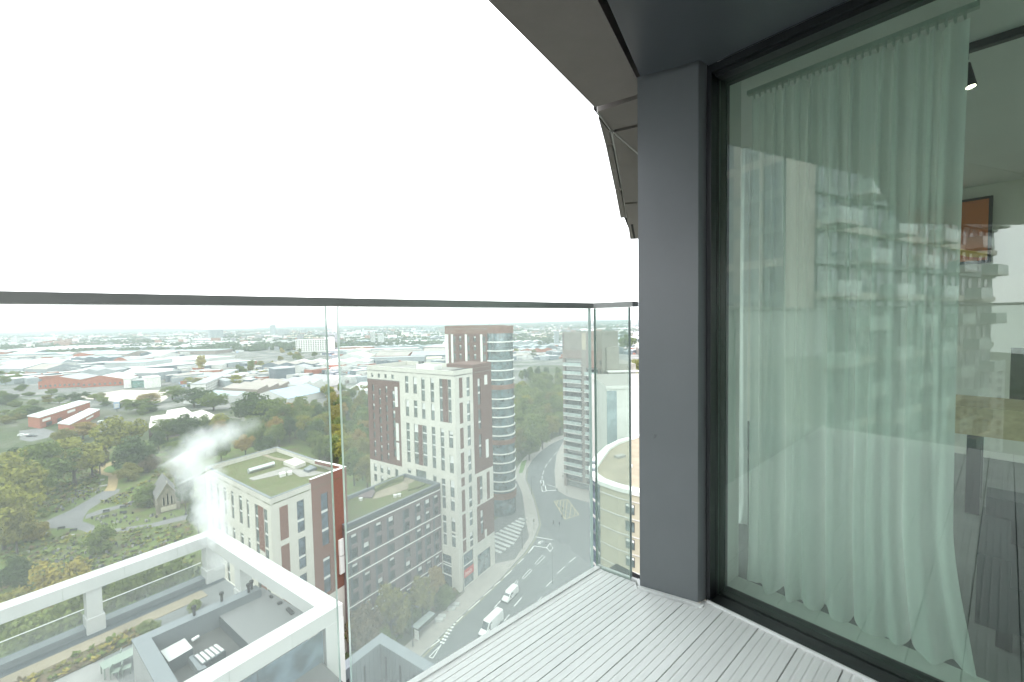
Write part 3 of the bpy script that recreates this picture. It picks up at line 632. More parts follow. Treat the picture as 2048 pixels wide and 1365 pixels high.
def regions(base, rects):
    def f(s, z):
        r = base
        for a, b, c, e, m in rects:
            if a < s < b and c < z < e: r = m
        return r
    f.breaks = ([x for r in rects for x in r[:2]], [x for r in rects for x in r[2:4]]); return f
WM = {}
def winmesh(w_, h_, bands, blind, gm):
    k = (round(w_, 2), round(h_, 2), bands, blind, gm.name)
    if k in WM: return WM[k]
    mb = MB(); f = min(.09, w_ * .12); mb.poly([(0, .05, 0), (w_, .05, 0), (w_, .05, h_), (0, .05, h_)], gm)
    for x0, x1, z0, z1 in ((0, f, 0, h_), (w_ - f, w_, 0, h_), (f, w_ - f, 0, f), (f, w_ - f, h_ - f, h_)): mb.abox(x0, x1, 0, .07, z0, z1, m_wfr)
    for z0, z1 in bands: mb.abox(f * .5, w_ - f * .5, -.03, .06, z0, z1, m_blind)
    if blind: mb.abox(f, w_ - f, .03, .045, h_ * (1 - blind), h_ - f, m_blind)
    me = bpy.data.meshes.new('window'); me.from_pydata(mb.v, [], mb.f)
    for m in mb.mats: me.materials.append(m)
    me.polygons.foreach_set('material_index', mb.m); me.update(); WM[k] = me; return me
rw = random.Random(3)
def window(parent, F, h, bands=(), blind=None, gm=None, depth=.22):
    a, b, c, e = h[:4]
    if blind is None: blind = rw.choice([0, 0, 0, .22, .4])
    o = link('window', winmesh(b - a, e - c, tuple(bands), blind, gm or g_win), parent, F.P(a, c, -depth + .02) - parent.location, F.rz); return o
def slabbox(mb, F, s0, s1, z0, z1, d0, d1, m, top=None): mb.box(F.P(s0, z0, d0), F.d * (s1 - s0), F.n * (d1 - d0), UP * (z1 - z0), m, top)
def box_walls(mb, P, z0, z1, m, skip=()):
    for k in range(len(P)):
        if k in skip: continue
        p, q = Vector((*P[k][:2], 0)), Vector((*P[(k + 1) % len(P)][:2], 0)); mb.poly([p + UP * z0, q + UP * z0, q + UP * z1, p + UP * z1], m)
def parapet_roof(root, P, zr, ztop, m_roof, m_par, th=.45, cop=None, nm='roof'):
    """flat roof sunk behind a parapet that follows footprint P (any winding, convex)"""
    mb = MB(); mb.prism(P, zr - .3, zr, m_roof); mb.build(nm, root)
    mb = MB(); c = sum((Vector((*p[:2], 0)) for p in P), Vector()) / len(P); n = len(P)
    for k in range(n):
        p, q = Vector((*P[k][:2], 0)), Vector((*P[(k + 1) % n][:2], 0)); d = (q - p).normalized(); nn = Vector((-d.y, d.x, 0))
        if (c - p).dot(nn) < 0: nn = -nn
        mb.box(p + d * th + UP * (zr - .2) + nn * .012, d * ((q - p).length - th), nn * th, UP * (ztop - zr + .2 - .08), m_par)
        mb.box(p + d * th + UP * (ztop - .078) - nn * .04, d * ((q - p).length - th + .04), nn * (th + .1), UP * .08, cop or m_par)
    return mb.build('parapet', root)

m_hcr = mat('warm_cream_brick', (.40, .365, .28), rough=.85, var=.06, scale=.5)
# ---------------- E: white and brown tower block ------------------------------------------------
EC = Vector((-14.3, 104.2, 0)); EL = 33.2; ER = 15.0
e_ = thing('apartment_tower', 'tall cream apartment tower with brown brick panels, shop at its foot', 'apartment tower', (EC.x, EC.y, 0))
FL = Face(EC + hv(-56.5) * EL, 123.5); FR = Face(EC, 34)
S = lambda s: EL - s
two = ((2.55, 2.98),)
def stack(s0, s1, gs): return [(S(s0), S(s1), a, b) for a, b in gs]
HL = []
for s0, s1 in ((17.6, 16.3), (14.5, 13.15)): HL += stack(s0, s1, [(49.3, 53.8), (43.0, 47.5)])
for s0, s1 in ((11.55, 10.25), (8.25, 7.0)): HL += stack(s0, s1, [(47.6, 53.8), (42.9, 47.2)])
HL += stack(17.6, 16.3, [(30.4, 41.2), (27.4, 28.6)]) + stack(8.2, 6.95, [(30.4, 41.2), (26.9, 28.6)]) + stack(5.2, 3.95, [(30.3, 41.2), (20.6, 28.3), (11.0, 18.8)])
HL += stack(2.35, .95, [(36.6, 40.9), (30.2, 34.7), (24.0, 28.3), (20.5, 23.6), (15.2, 18.8), (11.2, 14.8)])
HL += stack(5.15, 4.1, [(42.9, 53.8)]) + stack(2.3, 1.2, [(42.9, 53.8)]) + stack(14.75, 13.1, [(30.4, 41.2)]) + stack(11.6, 10.0, [(30.4, 41.2)]) + stack(14.4, 10.6, [(27.0, 29.0)])
HL += [(S(5.6), S(2.6), .3, 8.6)]
white_small = [(S(31.5 - 2.85 * k), S(30.5 - 2.85 * k), 52.75, 53.9) for k in range(4)]
HL += white_small
for k in range(8):                                                     # narrow windows of the brick part, staggered
    for c, s in enumerate((30.8, 28.0, 25.2)):
        zt = 50.6 - 2.7 * k - (.9 if c == 1 else 0)
        if zt > 30.6: HL.append((S(s + .45), S(s - .45), zt - 1.9, zt))
for k in range(7): HL.append((S(22.9), S(21.8), 47.2 - 2.7 * k, 49.4 - 2.7 * k))
for s in (31.0, 28.2, 25.3, 22.0):
    for zt in (27.6, 24.6, 21.4, 18.2): HL.append((S(s + .65), S(s - .65), zt - 2.2, zt))
wallL = regions(m_cream, [(0, S(19.7), 28.7, 52.3, m_brick), (S(4.1), S(2.3), 42.9, 53.8, m_brick), (S(13.1), S(11.6), 30.4, 41.2, m_brick), (S(21.75), S(20.6), 30.3, 35.2, m_white2), (S(21.75), S(20.6), 35.7, 40.6, m_white2), (S(21.75), S(20.6), 45.1, 50.6, m_white2), (0, S(19.7), 52.0, 52.3, m_dbrick)])
HR = [(4.5, 5.8, a, b) for a, b in ((48.95, 53.9), (42.5, 47.8), (36.1, 41.4), (29.7, 35.1), (26.5, 28.7), (20.0, 25.5), (15.1, 19.2), (9.5, 13.4))]
HRb = [(9.0, 10.2, a, b) for a, b in ((46.0, 53.0), (39.5, 44.8), (31.8, 38.0), (20.3, 26.8), (11.0, 17.5))]
HRg = [(1.75, 5.6, .2, 8.9), (7.3, 13.0, .2, 6.1)]
wallR = regions(m_cream, [(1.6, 2.9, a, b, m_brick) for a, b in ((49, 54.1), (42.5, 47.8), (36.1, 41.4), (29.7, 35.1), (26.5, 28.7), (20.0, 25.5), (13, 19.2), (9.4, 12.5))] + [(7.0, 15.0, 28.0, 55.9, m_brick), (11.9, 13.2, 51, 53.6, m_white2), (11.9, 13.2, 31, 36.0, m_white2), (12.0, 13.3, 19.5, 27.0, m_brick), (7.5, 15.0, 9.4, 19.1, m_brick), (7.8, 9.0, 19.6, 27, m_brick), (10.6, 11.6, 7.8, 11.6, m_cream)])
mb = MB(); facade(mb, FL, EL, 0, 55.9, HL, wallL); facade(mb, FR, ER, 0, 55.9, HR + HRb + HRg, wallR)
A0, A1, A2, A3 = EC, EC + hv(34) * ER, EC + hv(34) * ER + hv(-56.5) * EL, EC + hv(-56.5) * EL
box_walls(mb, [A0, A1, A2, A3], 0, 55.9, m_cream, skip=(0, 3)); mb.build('wall', e_)
for h in HL[:-1]:
    H_ = h[3] - h[2]; b = [(2.55, 2.98)] if 3.6 < H_ < 4.8 else ([(2.8, 3.1), (5.9, 6.2), (8.6, 8.9)][:3 if H_ > 9.5 else 2] if H_ > 5.5 else [])
    window(e_, FL, h, b, rw.choice([0, 0, .09, .2]) if H_ > 5.5 else None)
for h in HR + HRb:
    H_ = h[3] - h[2]; b = [(1.55, 2.0)] if 3.6 < H_ < 4.6 else ([(1.6, 2.1)] if H_ < 5.6 and H_ > 4.6 else ([(2.9, 3.4)] if H_ >= 5.6 else [])); window(e_, FR, h, b, rw.choice([0, 0, .15, .3]))
for h in HRg + [(S(5.6), S(2.6), .3, 8.6)]:
    window(e_, FR if h in HRg else FL, h, [(5.3, 5.6)] if h[3] > 8 else [], 0, g_cyl)
mb = MB(); slabbox(mb, FR, 7.0, ER, 55.9, 56.85, -9.0, .05, m_brick); mb.build('raised_parapet', e_)
parapet_roof(e_, [A0, A1, A2, A3], 54.9, 55.95, m_gravel, m_cream)
def roofbox(root, nm, px, py, z, w_, d_, h_, m, hd=34):
    c = at(px, py, z); mb = MB(); mb.box(c - hv(hd) * d_ / 2 - hv(hd + 90) * w_ / 2 + UP * .002, hv(hd) * d_, hv(hd + 90) * w_, UP * h_, m); return mb.build(nm, root)
roofbox(e_, 'roof_plant', 858, 738, 55.0, 3.0, 7, 1.2, m_white2, -56); roofbox(e_, 'roof_plant', 843, 734, 55.0, 1.2, 1.2, 1.7, m_wfr, -56)
# shop sign: red board with pale lettering marks
m_red = mat('red_sign', (.48, .07, .06), rough=.5, var=.05); m_lett = mat('sign_lettering', (.75, .66, .62), rough=.6)
sg_ = MB(); slabbox(sg_, FR, 1.8, 5.55, 2.75, 4.75, -.06, .08, m_red); o = sg_.build('shop_sign', e_)
mb = MB(); x = 2.15; rl = random.Random(8)
for wd_, hh in ((.30, 1.0), (.34, .8), (.34, .8), (.30, .8), (.38, 1.0), (.26, .8)):
    slabbox(mb, FR, x, x + .09, 3.25, 3.25 + hh, .08, .095, m_lett); slabbox(mb, FR, x + .09, x + wd_, 3.25, 3.36, .08, .095, m_lett); slabbox(mb, FR, x + .09, x + wd_, 3.25 + hh * .55, 3.36 + hh * .55, .08, .095, m_lett)
    if rl.random() > .4: slabbox(mb, FR, x + wd_ - .08, x + wd_, 3.36, 3.25 + hh * .55, .08, .095, m_lett)
    x += wd_ + .16
mb.build('lettering', o)

# ---------------- F: brown tower with the rounded glass end -------------------------------------
zz = lambda y: atd(1008, y, 145.5).z
FC = Vector((-4.75, 150.3, 0)); FRd = 4.95; f0 = Vector((-8.6, 146.6, 0)); FW = 19.5
f_ = thing('rounded_tower', 'brown brick tower with a rounded glass end banded in white and terracotta', 'tower', (FC.x, FC.y, 0))
FF = Face(f0 + hv(-56) * FW, 124); hol = []
cols = [(.205, .265, 1), (.345, .405, 0), (.545, .60, 1), (.69, .75, 0), (.90, .965, 1)]
for k in range(14):
    z1 = 62.9 - 3.12 * k
    for a, b, st in cols: hol.append((a * FW, b * FW, z1 - (2.3 if st else 1.9), z1))
mb = MB(); facade(mb, FF, FW, 0, 66.6, hol, regions(m_brick, [(FW * (a - .055), FW * a, 10, 63.6, m_white2) for a, b, st in cols if st] + [(0, FW * .085, 0, 63.6, m_white2), (0, FW, 63.8, 66.6, m_orng)]))
Q0 = f0; Q1 = f0 + hv(34) * 11; Q2 = Q1 + hv(-56) * FW; Q3 = f0 + hv(-56) * FW
box_walls(mb, [Q0, Q1, Q2, Q3], 0, 66.6, m_brick, skip=(3,)); mb.build('wall', f_)
for h in hol: window(f_, FF, h, [], .28 if h[3] - h[2] < 2 else 0)
parapet_roof(f_, [Q0, Q1, Q2, Q3], 65.7, 66.65, m_gravel, m_orng)
def ring(mb, c, r0, r1, z0, z1, m, a0=0, a1=360, n=40):
    for k in range(n):
        t0, t1 = R(a0 + (a1 - a0) * k / n), R(a0 + (a1 - a0) * (k + 1) / n); P = lambda r, t, z: Vector((c.x + r * math.cos(t), c.y + r * math.sin(t), z))
        mb.poly([P(r1, t0, z0), P(r1, t1, z0), P(r1, t1, z1), P(r1, t0, z1)], m); mb.poly([P(r0, t0, z1), P(r1, t0, z1), P(r1, t1, z1), P(r0, t1, z1)], m); mb.poly([P(r0, t1, z0), P(r1, t1, z0), P(r1, t0, z0), P(r0, t0, z0)], m)
mb = MB(); ring(mb, FC, 0, FRd, 0, 65.5, g_cyl); mb.build('curtain_wall', f_)
whites = [684.3, 702, 722, 741.3, 760, 798.5, 816.5, 835, 853.6, 872, 909, 927, 945.6, 964, 982.7]
for y in whites: mb = MB(); ring(mb, FC, FRd, FRd + .42, zz(y) - .2, zz(y) + .2, m_white2); mb.build('floor_band', f_)
for y0, y1 in ((652, 667), (770.6, 779.5), (881, 890), (988, 1000)): mb = MB(); ring(mb, FC, 0, FRd + .38, zz(y1), zz(y0), m_orng); mb.build('terracotta_band', f_)
mb = MB()
for k in range(30):
    t = 2 * math.pi * k / 30; p = Vector((FC.x + (FRd + .03) * math.cos(t), FC.y + (FRd + .03) * math.sin(t), 0)); mb.tube(p, p + UP * 65, .06, m_wfr, n=4, cap=False)
mb.build('mullion', f_, kind='stuff')
mb = MB(); p = Vector((*at(970, 655, 66)[:2], 66)); mb.tube(FC + UP * 66.6 + hv(-80) * 3, FC + UP * 68.6 + hv(-80) * 3, .07, m_wfr); mb.build('mast', f_)

# ---------------- G: balcony tower beyond the road bend ------------------------------------------
G0 = Vector((20.33, 172.2, 0)); g_ = thing('balcony_tower', 'tan clad apartment tower with glass fronted balconies at the road bend', 'apartment tower', (G0.x, G0.y, 0))
FG = Face(G0, 127.4); GW = 17.3; ZF = [52.9 - 3.36 * k for k in range(15)]
hol = []
for k, z in enumerate(ZF):
    hol += [(1.0, 8.5, z - 2.75, z - .3)]
    if k: hol += [(10.5, 15.6, z - 2.75, z - .3)]
    hol += [(16.35, 17.0, z - 2.4, z - .5)]
hol += [(1.2, 15.5, .2, 3.2)]
mb = MB(); facade(mb, FG, GW, 0, 63.0, hol, regions(m_tan, [(15.9, 17.3, 0, 57, m_pink), (0, .8, 0, 63, m_dbrick), (0, 15.9, 0, 56, m_pink), (8.7, 10.4, 0, 56, m_tan)]), depth=1.2, rev=m_tan)
P4 = [G0, G0 + FG.d * GW, G0 + FG.d * GW - FG.n * 15, G0 - FG.n * 15]; box_walls(mb, P4, 0, 63, m_tan, skip=(0,)); mb.build('wall', g_)
mb = MB()
for k in range(27): mb.box(FG.P(.3 + .62 * k, 56.4, .003), FG.d * .16, FG.n * .10, UP * 6.3, m_tan)
mb.build('cladding_rib', g_, kind='stuff'); mb = MB(); slabbox(mb, FG, 8.9, 10.6, 56.2, 62.8, .004, .22, m_hcr); mb.build('pale_panel', g_)
parapet_roof(g_, P4, 62.2, 63.05, m_gravel, m_tan)
g_bfront = mat('balcony_front', (.42, .50, .48), rough=.25, var=.08, scale=.6, spec=.6)
for h in hol:
    if h[1] - h[0] > 4:
        o = link('glazing', winmesh(h[1] - h[0], h[3] - h[2], (), rw.choice([0, .3, .6]), g_win), g_, FG.P(h[0], h[2], -1.15) - G0, FG.rz)
        if h[2] > 4:
            mb = MB(); slabbox(mb, FG, h[0] - .3, h[1] + .2, h[2] - .62, h[2] - .32, -.9, 1.1, m_white2); sl = mb.build('balcony', g_)
            mb = MB(); slabbox(mb, FG, h[0] - .25, h[1] + .15, h[2] - .30, h[2] + .85, 1.0, 1.06, g_bfront); mb.build('balcony_glass', sl, rel=True)
    else: link('window', winmesh(h[1] - h[0], h[3] - h[2], (), 0, g_win), g_, FG.P(h[0], h[2], -.5) - G0, FG.rz)

# ---------------- H: curved cream building, white rimmed roof ------------------------------------
ZH = 39.0; h_ = thing('curved_building', 'curved cream apartment building with a white rimmed sandy roof', 'apartment building', at(1235, 930, ZH).xy.to_3d())
HP = [at(*q, ZH) for q in [(1300, 862), (1235, 881), (1212, 893), (1190, 915), (1180, 934), (1183, 950), (1200, 962), (1235, 974), (1277, 984), (1330, 994)]]
HP2 = [Vector((p.x, p.y, 0)) for p in HP]; HP2 += [Vector((45, 70, 0)), Vector((50, 105, 0))]
cH = sum(HP2, Vector()) / len(HP2)
mb = MB()
for k in range(len(HP2)):
    p, q = HP2[k], HP2[(k + 1) % len(HP2)]; m = g_blue if k in (1, 2, 3, 4, 5) else m_hcr
    mb.poly([p, q, q + UP * ZH, p + UP * ZH][::-1], m)
mb.build('wall', h_)
inn = [p + (cH - p).normalized() * 1.6 for p in HP2]; mb = MB(); mb.prism(inn, ZH - .6, ZH - .5, m_sandr); mb.build('roof', h_)
mb = MB()
for k in range(len(HP2)):
    p, q, a, b = HP2[k] + (HP2[k] - cH).normalized() * .25, HP2[(k + 1) % len(HP2)] + (HP2[(k + 1) % len(HP2)] - cH).normalized() * .25, inn[k], inn[(k + 1) % len(HP2)]
    for l in ([p + UP * ZH, q + UP * ZH, b + UP * ZH, a + UP * ZH], [p + UP * (ZH - .7), q + UP * (ZH - .7), q + UP * ZH, p + UP * ZH], [a + UP * (ZH - .7), b + UP * (ZH - .7), b + UP * ZH, a + UP * ZH], [p + UP * (ZH - .7), q + UP * (ZH - .7), b + UP * (ZH - .7), a + UP * (ZH - .7)]): mb.poly(l, m_white2)
mb.build('roof_rim', h_)
for k, (p, q) in enumerate(zip(HP2, HP2[1:])):
    if k > 8: break
    d = (q - p); L_ = d.length; d.normalize(); nn = Vector((d.y, -d.x, 0)); nn = nn if (p - cH).dot(nn) > 0 else -nn; hd = math.degrees(math.atan2(d.x, d.y)); curved = k in (1, 2, 3, 4, 5)
    for fl in range(12):
        z = ZH - 1.0 - 3.05 * fl
        if not curved:
            mb = MB(); mb.box(p + UP * (z - 1.02) + nn * .002, d * L_, nn * .12, UP * .14, m_band)
            if fl % 2 == 1 or True: mb.build('string_course', h_)
            for j in ((0,) if k in (7, 8) else ()):
                s = L_ * .60; F = Face(p + d * (s - .8), hd) if nn.dot(-UP.cross(d)) > 0 else Face(p + d * (s + .8), hd + 180)
                link('window', winmesh(1.6, 1.75, (), rw.choice([0, .3]), g_win), h_, F.P(0, z - 3.2, .08) - h_.location, F.rz)
        else:
            mb = MB(); mb.box(p + UP * (z - .5) + nn * .002, d * L_, nn * .18, UP * .35, m_band if fl % 3 else m_zinc); mb.build('spandrel', h_)
            n = max(1, int(L_ / 1.6))
            for j in range(n + 1):
                if fl % 2 == 0:
                    mb = MB(); mb.tube(p + d * (L_ * j / max(n, 1)) + nn * .1 + UP * (z - 5.6), p + d * (L_ * j / max(n, 1)) + nn * .1 + UP * (z - .1), .07, m_zinc, n=4, cap=False); mb.build('mullion', h_)
roofbox(h_, 'rooflight', 1240, 915, ZH - .5, 1.2, 2.2, .5, m_gravel, 60); roofbox(h_, 'roof_vent', 1188, 928, ZH, .9, .9, .5, m_zinc, 20); roofbox(h_, 'roof_vent', 1188, 942, ZH, .9, .9, .5, m_zinc, 20); roofbox(h_, 'roof_vent', 1262, 935, ZH - .5, .5, .5, .5, m_white2, 20)

# ---------------- buildings between H and G ------------------------------------------------------
m_glz = mat('pale_stair_glazing', (.27, .33, .35), rough=.25, var=.12, scale=.4, spec=.6)
o = thing('pale_panel_block', 'pale panel clad block behind the curved cream building', 'office block', (30, 126, 0)); mb = MB()
mb.abox(27.7, 62, 125, 152, 0, 47.4, m_white2); mb.build('wall', o); mb = MB(); mb.abox(27.4, 62.3, 124.7, 152.3, 47.4, 48.4, m_white2, m_gravel); mb.build('roof', o)
mb = MB(); mb.abox(27.66, 30.6, 124.94, 125, 20, 46.9, m_glz); mb.build('stair_glazing', o)
mb = MB()
for z in (24, 28.5, 33, 37.5, 42): mb.abox(30.6, 62, 124.95, 125, z, z + .08, m_band)
mb.build('panel_joint', o, kind='stuff')
o = thing('stepped_beige_block', 'stepped beige brick block to the right of the balcony tower', 'apartment block', (38, 166, 0)); mb = MB()
mb.abox(36.3, 41.2, 164, 180, 0, 57.2, m_tan); mb.abox(41.2, 47.5, 163.5, 182, 0, 50.6, m_tan); mb.abox(36.4, 44.4, 160, 163.9, 0, 47.9, m_tan); mb.build('wall', o)
FB = Face((36.4, 160), 90)
for fl in range(6):
    for j in range(3): window(o, FB, (.9 + 2.5 * j, 2.4 + 2.5 * j, 43.4 - 3.1 * fl, 45.6 - 3.1 * fl), (), 0, depth=-.05)
mb = MB(); mb.abox(36, 48, 159.6, 163.45, 47.9, 48.3, m_white2); mb.build('roof_slab', o)

# ---------------- D: low grey brown brick block ---------------------------------------------------
D1 = Vector((-19.1, 107.0, 0)); DW = 27.0; D0 = D1 + hv(215.5) * DW
d_ = thing('brick_block', 'lower grey brown brick block with pale string courses and a planted roof', 'apartment block', (D0.x, D0.y, 0)); FD = Face(D0, 35.5)
hol = []; cols = [1.4, 4.3, 7.25, 10.9, 15.45, 18.75, 22.0, 24.9]
for s in cols:
    for z1 in (24.4, 21.4, 18.1, 14.9, 11.9, 8.8, 5.4):
        if rw.random() > .06: hol.append((DW - s - .7, DW - s + .7, z1 - 2.2, z1))
mb = MB(); facade(mb, FD, DW, 0, 27.0, hol, regions(m_dbrick, [(0, DW, 25.7, 26.9, m_zincd)] + [(DW - s - 1.25, DW - s - .7, 1, 24.4, m_zincd) for s in cols]))
PD = [D0, D1, D1 + hv(-54.5) * 13, D0 + hv(-54.5) * 13]; box_walls(mb, PD, 0, 27, m_dbrick, skip=(0,)); mb.build('wall', d_)
for h in hol: window(d_, FD, h, [], rw.choice([0, 0, .3, .3, .5]), g_dark)
for z in (25.45, 19.0, 15.8, 9.5, 6.3): mb = MB(); slabbox(mb, FD, 0, DW, z - .16, z + .06, .002, .12, m_white2); mb.build('string_course', d_)
parapet_roof(d_, PD, 26.2, 27.1, m_sedum, m_zinc, th=.5)
rp = lambda nm, px, h0, m, z=26.2: (lambda mb: (mb.prism([at(*p, z) for p in px], z + .002, z + h0, m), mb.build(nm, d_)))(MB())
Zd = lambda x, y: (720 + x / 6.203, 840 + y / 6.203)
rp('roof_terrace', [Zd(560, 690), Zd(700, 720), Zd(640, 790), Zd(590, 860), Zd(380, 930), Zd(160, 985), Zd(200, 900), Zd(330, 850), Zd(520, 780)], .05, m_sandr)
rp('planter_bed', [Zd(180, 850), Zd(400, 745), Zd(540, 730), Zd(540, 760), Zd(390, 790), Zd(190, 900)], .8, m_sedum); rp('timber_deck', [Zd(-10, 950), Zd(160, 880), Zd(190, 905), Zd(150, 975), Zd(-20, 970)], .35, m_dbrick)
rp('planter_bed', [Zd(600, 820), Zd(700, 780), Zd(810, 810), Zd(740, 850), Zd(600, 890)], .5, m_sedum)
for x, y in ((435, 960), (487, 950), (10, 1000)):
    c = at(*Zd(x, y), 26.2); mb = MB(); mb.tube(c, c + UP * .5, .45, m_cream, n=8); mb.tube(c + UP * .5, c + UP * .62, .5, m_blind, n=8); mb.build('roof_seat', d_)

# ---------------- C: cream and brown block with green roof ----------------------------------------
C0 = Vector((-54.0, 92.3, 0)); CL, CRt = 38.0, 20.3
c_ = thing('green_roof_block', 'cream and brown apartment block with a green planted roof behind the steam', 'apartment block', (C0.x, C0.y, 0))
FCl = Face(C0 + hv(-53.5) * CL, 126.5); FCr = Face(C0, 29.5); Sc = lambda s: CL - s
hl = []
for s0, s1, g in ((8.0, 6.3, 1), (3.5, 1.7, 1), (12.4, 11.2, 0), (16.7, 14.9, 0), (21.3, 19.8, 0), (26.0, 24.4, 0), (30.5, 29, 0), (35, 33.4, 0)):
    for z1 in (26.9, 17.6, 8.3): hl.append((Sc(s0), Sc(s1), z1 - (9.6 if g else 7.6) + .6, z1))
hr = [(6.2, 8.05, a, b) for a, b in ((19.2, 26.8), (10.4, 17.8), (1.6, 9.0))] + [(12.5, 14.5, a, b) for a, b in ((13.0, 26.2), (.8, 10))]
mb = MB(); facade(mb, FCl, CL, 0, 29.9, hl, regions(m_cream, [(Sc(6.3), Sc(3.5), 16.6, 27, m_rbr), (Sc(6.3), Sc(3.5), 0, 15, m_rbr)]))
facade(mb, FCr, CRt, 0, 29.9, hr, regions(m_cream, [(2.0, 4.0, a, b, m_rbr) for a, b in ((19.4, 27.1), (10.5, 18.1), (1, 9))] + [(10.0, CRt, 0, 29.9, m_rbr)]))
PC = [C0, C0 + hv(29.5) * CRt, C0 + hv(29.5) * CRt + hv(-53.5) * CL, C0 + hv(-53.5) * CL]; box_walls(mb, PC, 0, 29.9, m_cream, skip=(0, 3)); mb.build('wall', c_)
for h in hl: window(c_, FCl, h, [(2.9, 3.3), (5.9, 6.3)], 0)
for h in hr: window(c_, FCr, h, [(2.55, 3.05)] if h[3] - h[2] < 9 else [(3.6, 4.2), (8.3, 8.9)], 0, g_blue)
parapet_roof(c_, PC, 28.6, 29.95, m_sedum, m_cream, th=.5, cop=m_zinc)
mb = MB(); slabbox(mb, FCr, 10.0, CRt, 29.9, 30.75, -.6, .06, m_rbr); slabbox(mb, FCr, CRt - .6, CRt, 29.9, 30.75, -12, -.6, m_rbr); mb.build('raised_parapet', c_)
mb = MB(); slabbox(mb, FCr, 9.95, CRt + .05, 30.75, 30.85, -.7, .1, m_white2); slabbox(mb, FCr, CRt - .7, CRt + .1, 30.75, 30.85, -12, -.7, m_white2); mb.build('coping', c_)
for z0, z1 in ((8.35, 12.6), (3.6, 8.15)): mb = MB(); slabbox(mb, FCr, 17.0, 19.0, z0, z1, .01, .5, m_white2); mb.build('bay_panel', c_)
Zc = lambda x, y: (300 + x / 4.267, 840 + y / 4.267); zr = 28.62
def onroof(nm, px, h0, m, z=zr): mb = MB(); mb.prism([at(*Zc(*p), z) for p in px], z + .003, z + h0, m); return mb.build(nm, c_)
m_duct = mat('steel_duct', (.55, .57, .58), rough=.35, metal=.6, var=.08)
a, b = at(*Zc(840, 460), zr), at(*Zc(1060, 395), zr); mb = MB()
for k in range(9): p = a + (b - a) * (k / 9) + UP * .7; q = a + (b - a) * ((k + .93) / 9) + UP * .7; mb.tube(p, q, .62, m_duct, n=10)
for k in range(5): p = a + (b - a) * (k / 4.2); mb.tube(p, p + UP * .5, .12, m_duct, n=6)
mb.build('duct', c_)
onroof('roof_path', [(840, 500), (1110, 420), (1150, 400), (1230, 420), (1330, 430), (1500, 450), (1380, 480), (1280, 490), (1210, 445), (880, 520)], .05, m_gravel)
onroof('gravel_margin', [(920, 268), (1060, 320), (1230, 350), (1190, 365), (1050, 335), (890, 285)], .04, m_sandr)
for q in [[(1100, 480), (1145, 465), (1160, 480), (1110, 495)], [(1170, 465), (1205, 455), (1215, 468), (1180, 478)]]: onroof('air_unit', q, .8, m_white2)
onroof('plant_housing', [(1140, 385), (1240, 350), (1330, 390), (1240, 425)], 1.0, m_cream); onroof('roof_hatch', [(1310, 440), (1370, 405), (1425, 425), (1350, 455)], .7, m_zinc)

mb = MB(); mb.prism([(p.x, p.y) for p in PC], -18.5, -.002, m_cream); mb.build('lower_storeys', c_)
c_.location = (-42.66, 72.92, 14.28); c_.scale = (.79, .79, .79)       # thirty eight metres tall, its far corner meeting the brick block

# ---------------- T: nearer building below, white roof frame and terrace ---------------------------
KT = 1.5; NT = CAM + (Vector((-7.825, 18.566, 55.5)) - CAM) * KT; DA, DB = hv(36.3), hv(-55.5); TB = 19.65
zt = lambda z: 68 - (68 - z) * KT
ZB, ZK, ZTr = zt(55.5), zt(52.95), zt(52.6)
NT0 = Vector((NT.x, NT.y, 0)); TP = lambda a, b, z=0.0: NT0 + DA * a + DB * b + UP * z
t_ = thing('terrace_building', 'lower tower with an open white roof frame, terrace and walled plant deck', 'apartment building', (NT.x, NT.y, 0))
m_pale = mat('white_frame_panel', (.48, .485, .475), rough=.55, var=.03, scale=.5)
m_tglass = window_glass('terrace_facade_glass', (.10, .14, .17), rough=.12)
mb = MB(); mb.prism([TP(0, 0), TP(-42, 0), TP(-42, TB), TP(0, TB)], 0, ZTr, m_cream); mb.build('wall', t_)
mb = MB(); mb.box(TP(-41.9, .1, ZTr + .002), DA * 41.8, DB * (TB - .2), UP * .02, mat('roof_membrane', (.17, .18, .18), rough=.9, var=.08, scale=.5)); mb.build('roof_membrane', t_)
BW, BH = 1.22, .95
def beam(nm, a0, a1, b0, b1, z0, z1, m, root=t_): mb = MB(); mb.box(TP(a0, b0, z0), DA * (a1 - a0), DB * (b1 - b0), UP * (z1 - z0), m); return mb.build(nm, root)
beam('roof_beam', -BW, 0, 0, TB, ZB - BH, ZB, m_pale); beam('roof_beam', -42, -BW - .003, TB - BW, TB, ZB - BH, ZB - .004, m_pale); beam('roof_beam', -42, -BW - .003, 0, BW, ZB - BH, ZB - .004, m_pale)
m_jt = mat('panel_joint', (.36, .36, .35), rough=.8)
for k in range(1, 12):
    a = -3.4 * k; mb = MB(); mb.box(TP(a, TB - BW - .006, ZB - BH), DA * .03, DB * .012, UP * BH, m_jt); mb.box(TP(a, -.006, ZB - BH), DA * .03, DB * .012, UP * BH, m_jt); mb.box(TP(a, BW - .006, ZB - BH), DA * .03, DB * .012, UP * BH, m_jt); mb.build('joint', t_)
pl = toT = lambda p: ((Vector((p[0], p[1], 0)) - NT0).dot(DA), (Vector((p[0], p[1], 0)) - NT0).dot(DB))
pa = toT(at(192, 1153, ZB))[0]; pb = toT(at(222, 1141, ZB))[0]
def post(a0, a1, b0, b1, base=True):
    beam('frame_post', a0, a1, b0, b1, ZTr, ZB - BH - .003, m_pale)
    if base: beam('post_base', a0 - .09, a1 + .09, b0 - .09, b1 + .09, ZTr + .002, ZTr + 1.25, m_pale)
post(pa, pb, TB - BW + .12, TB - .12); post(pa - 9.5, pa - 9.5 + (pb - pa), TB - BW + .12, TB - .12); post(-1.3, -.05, TB - BW, TB - .06)
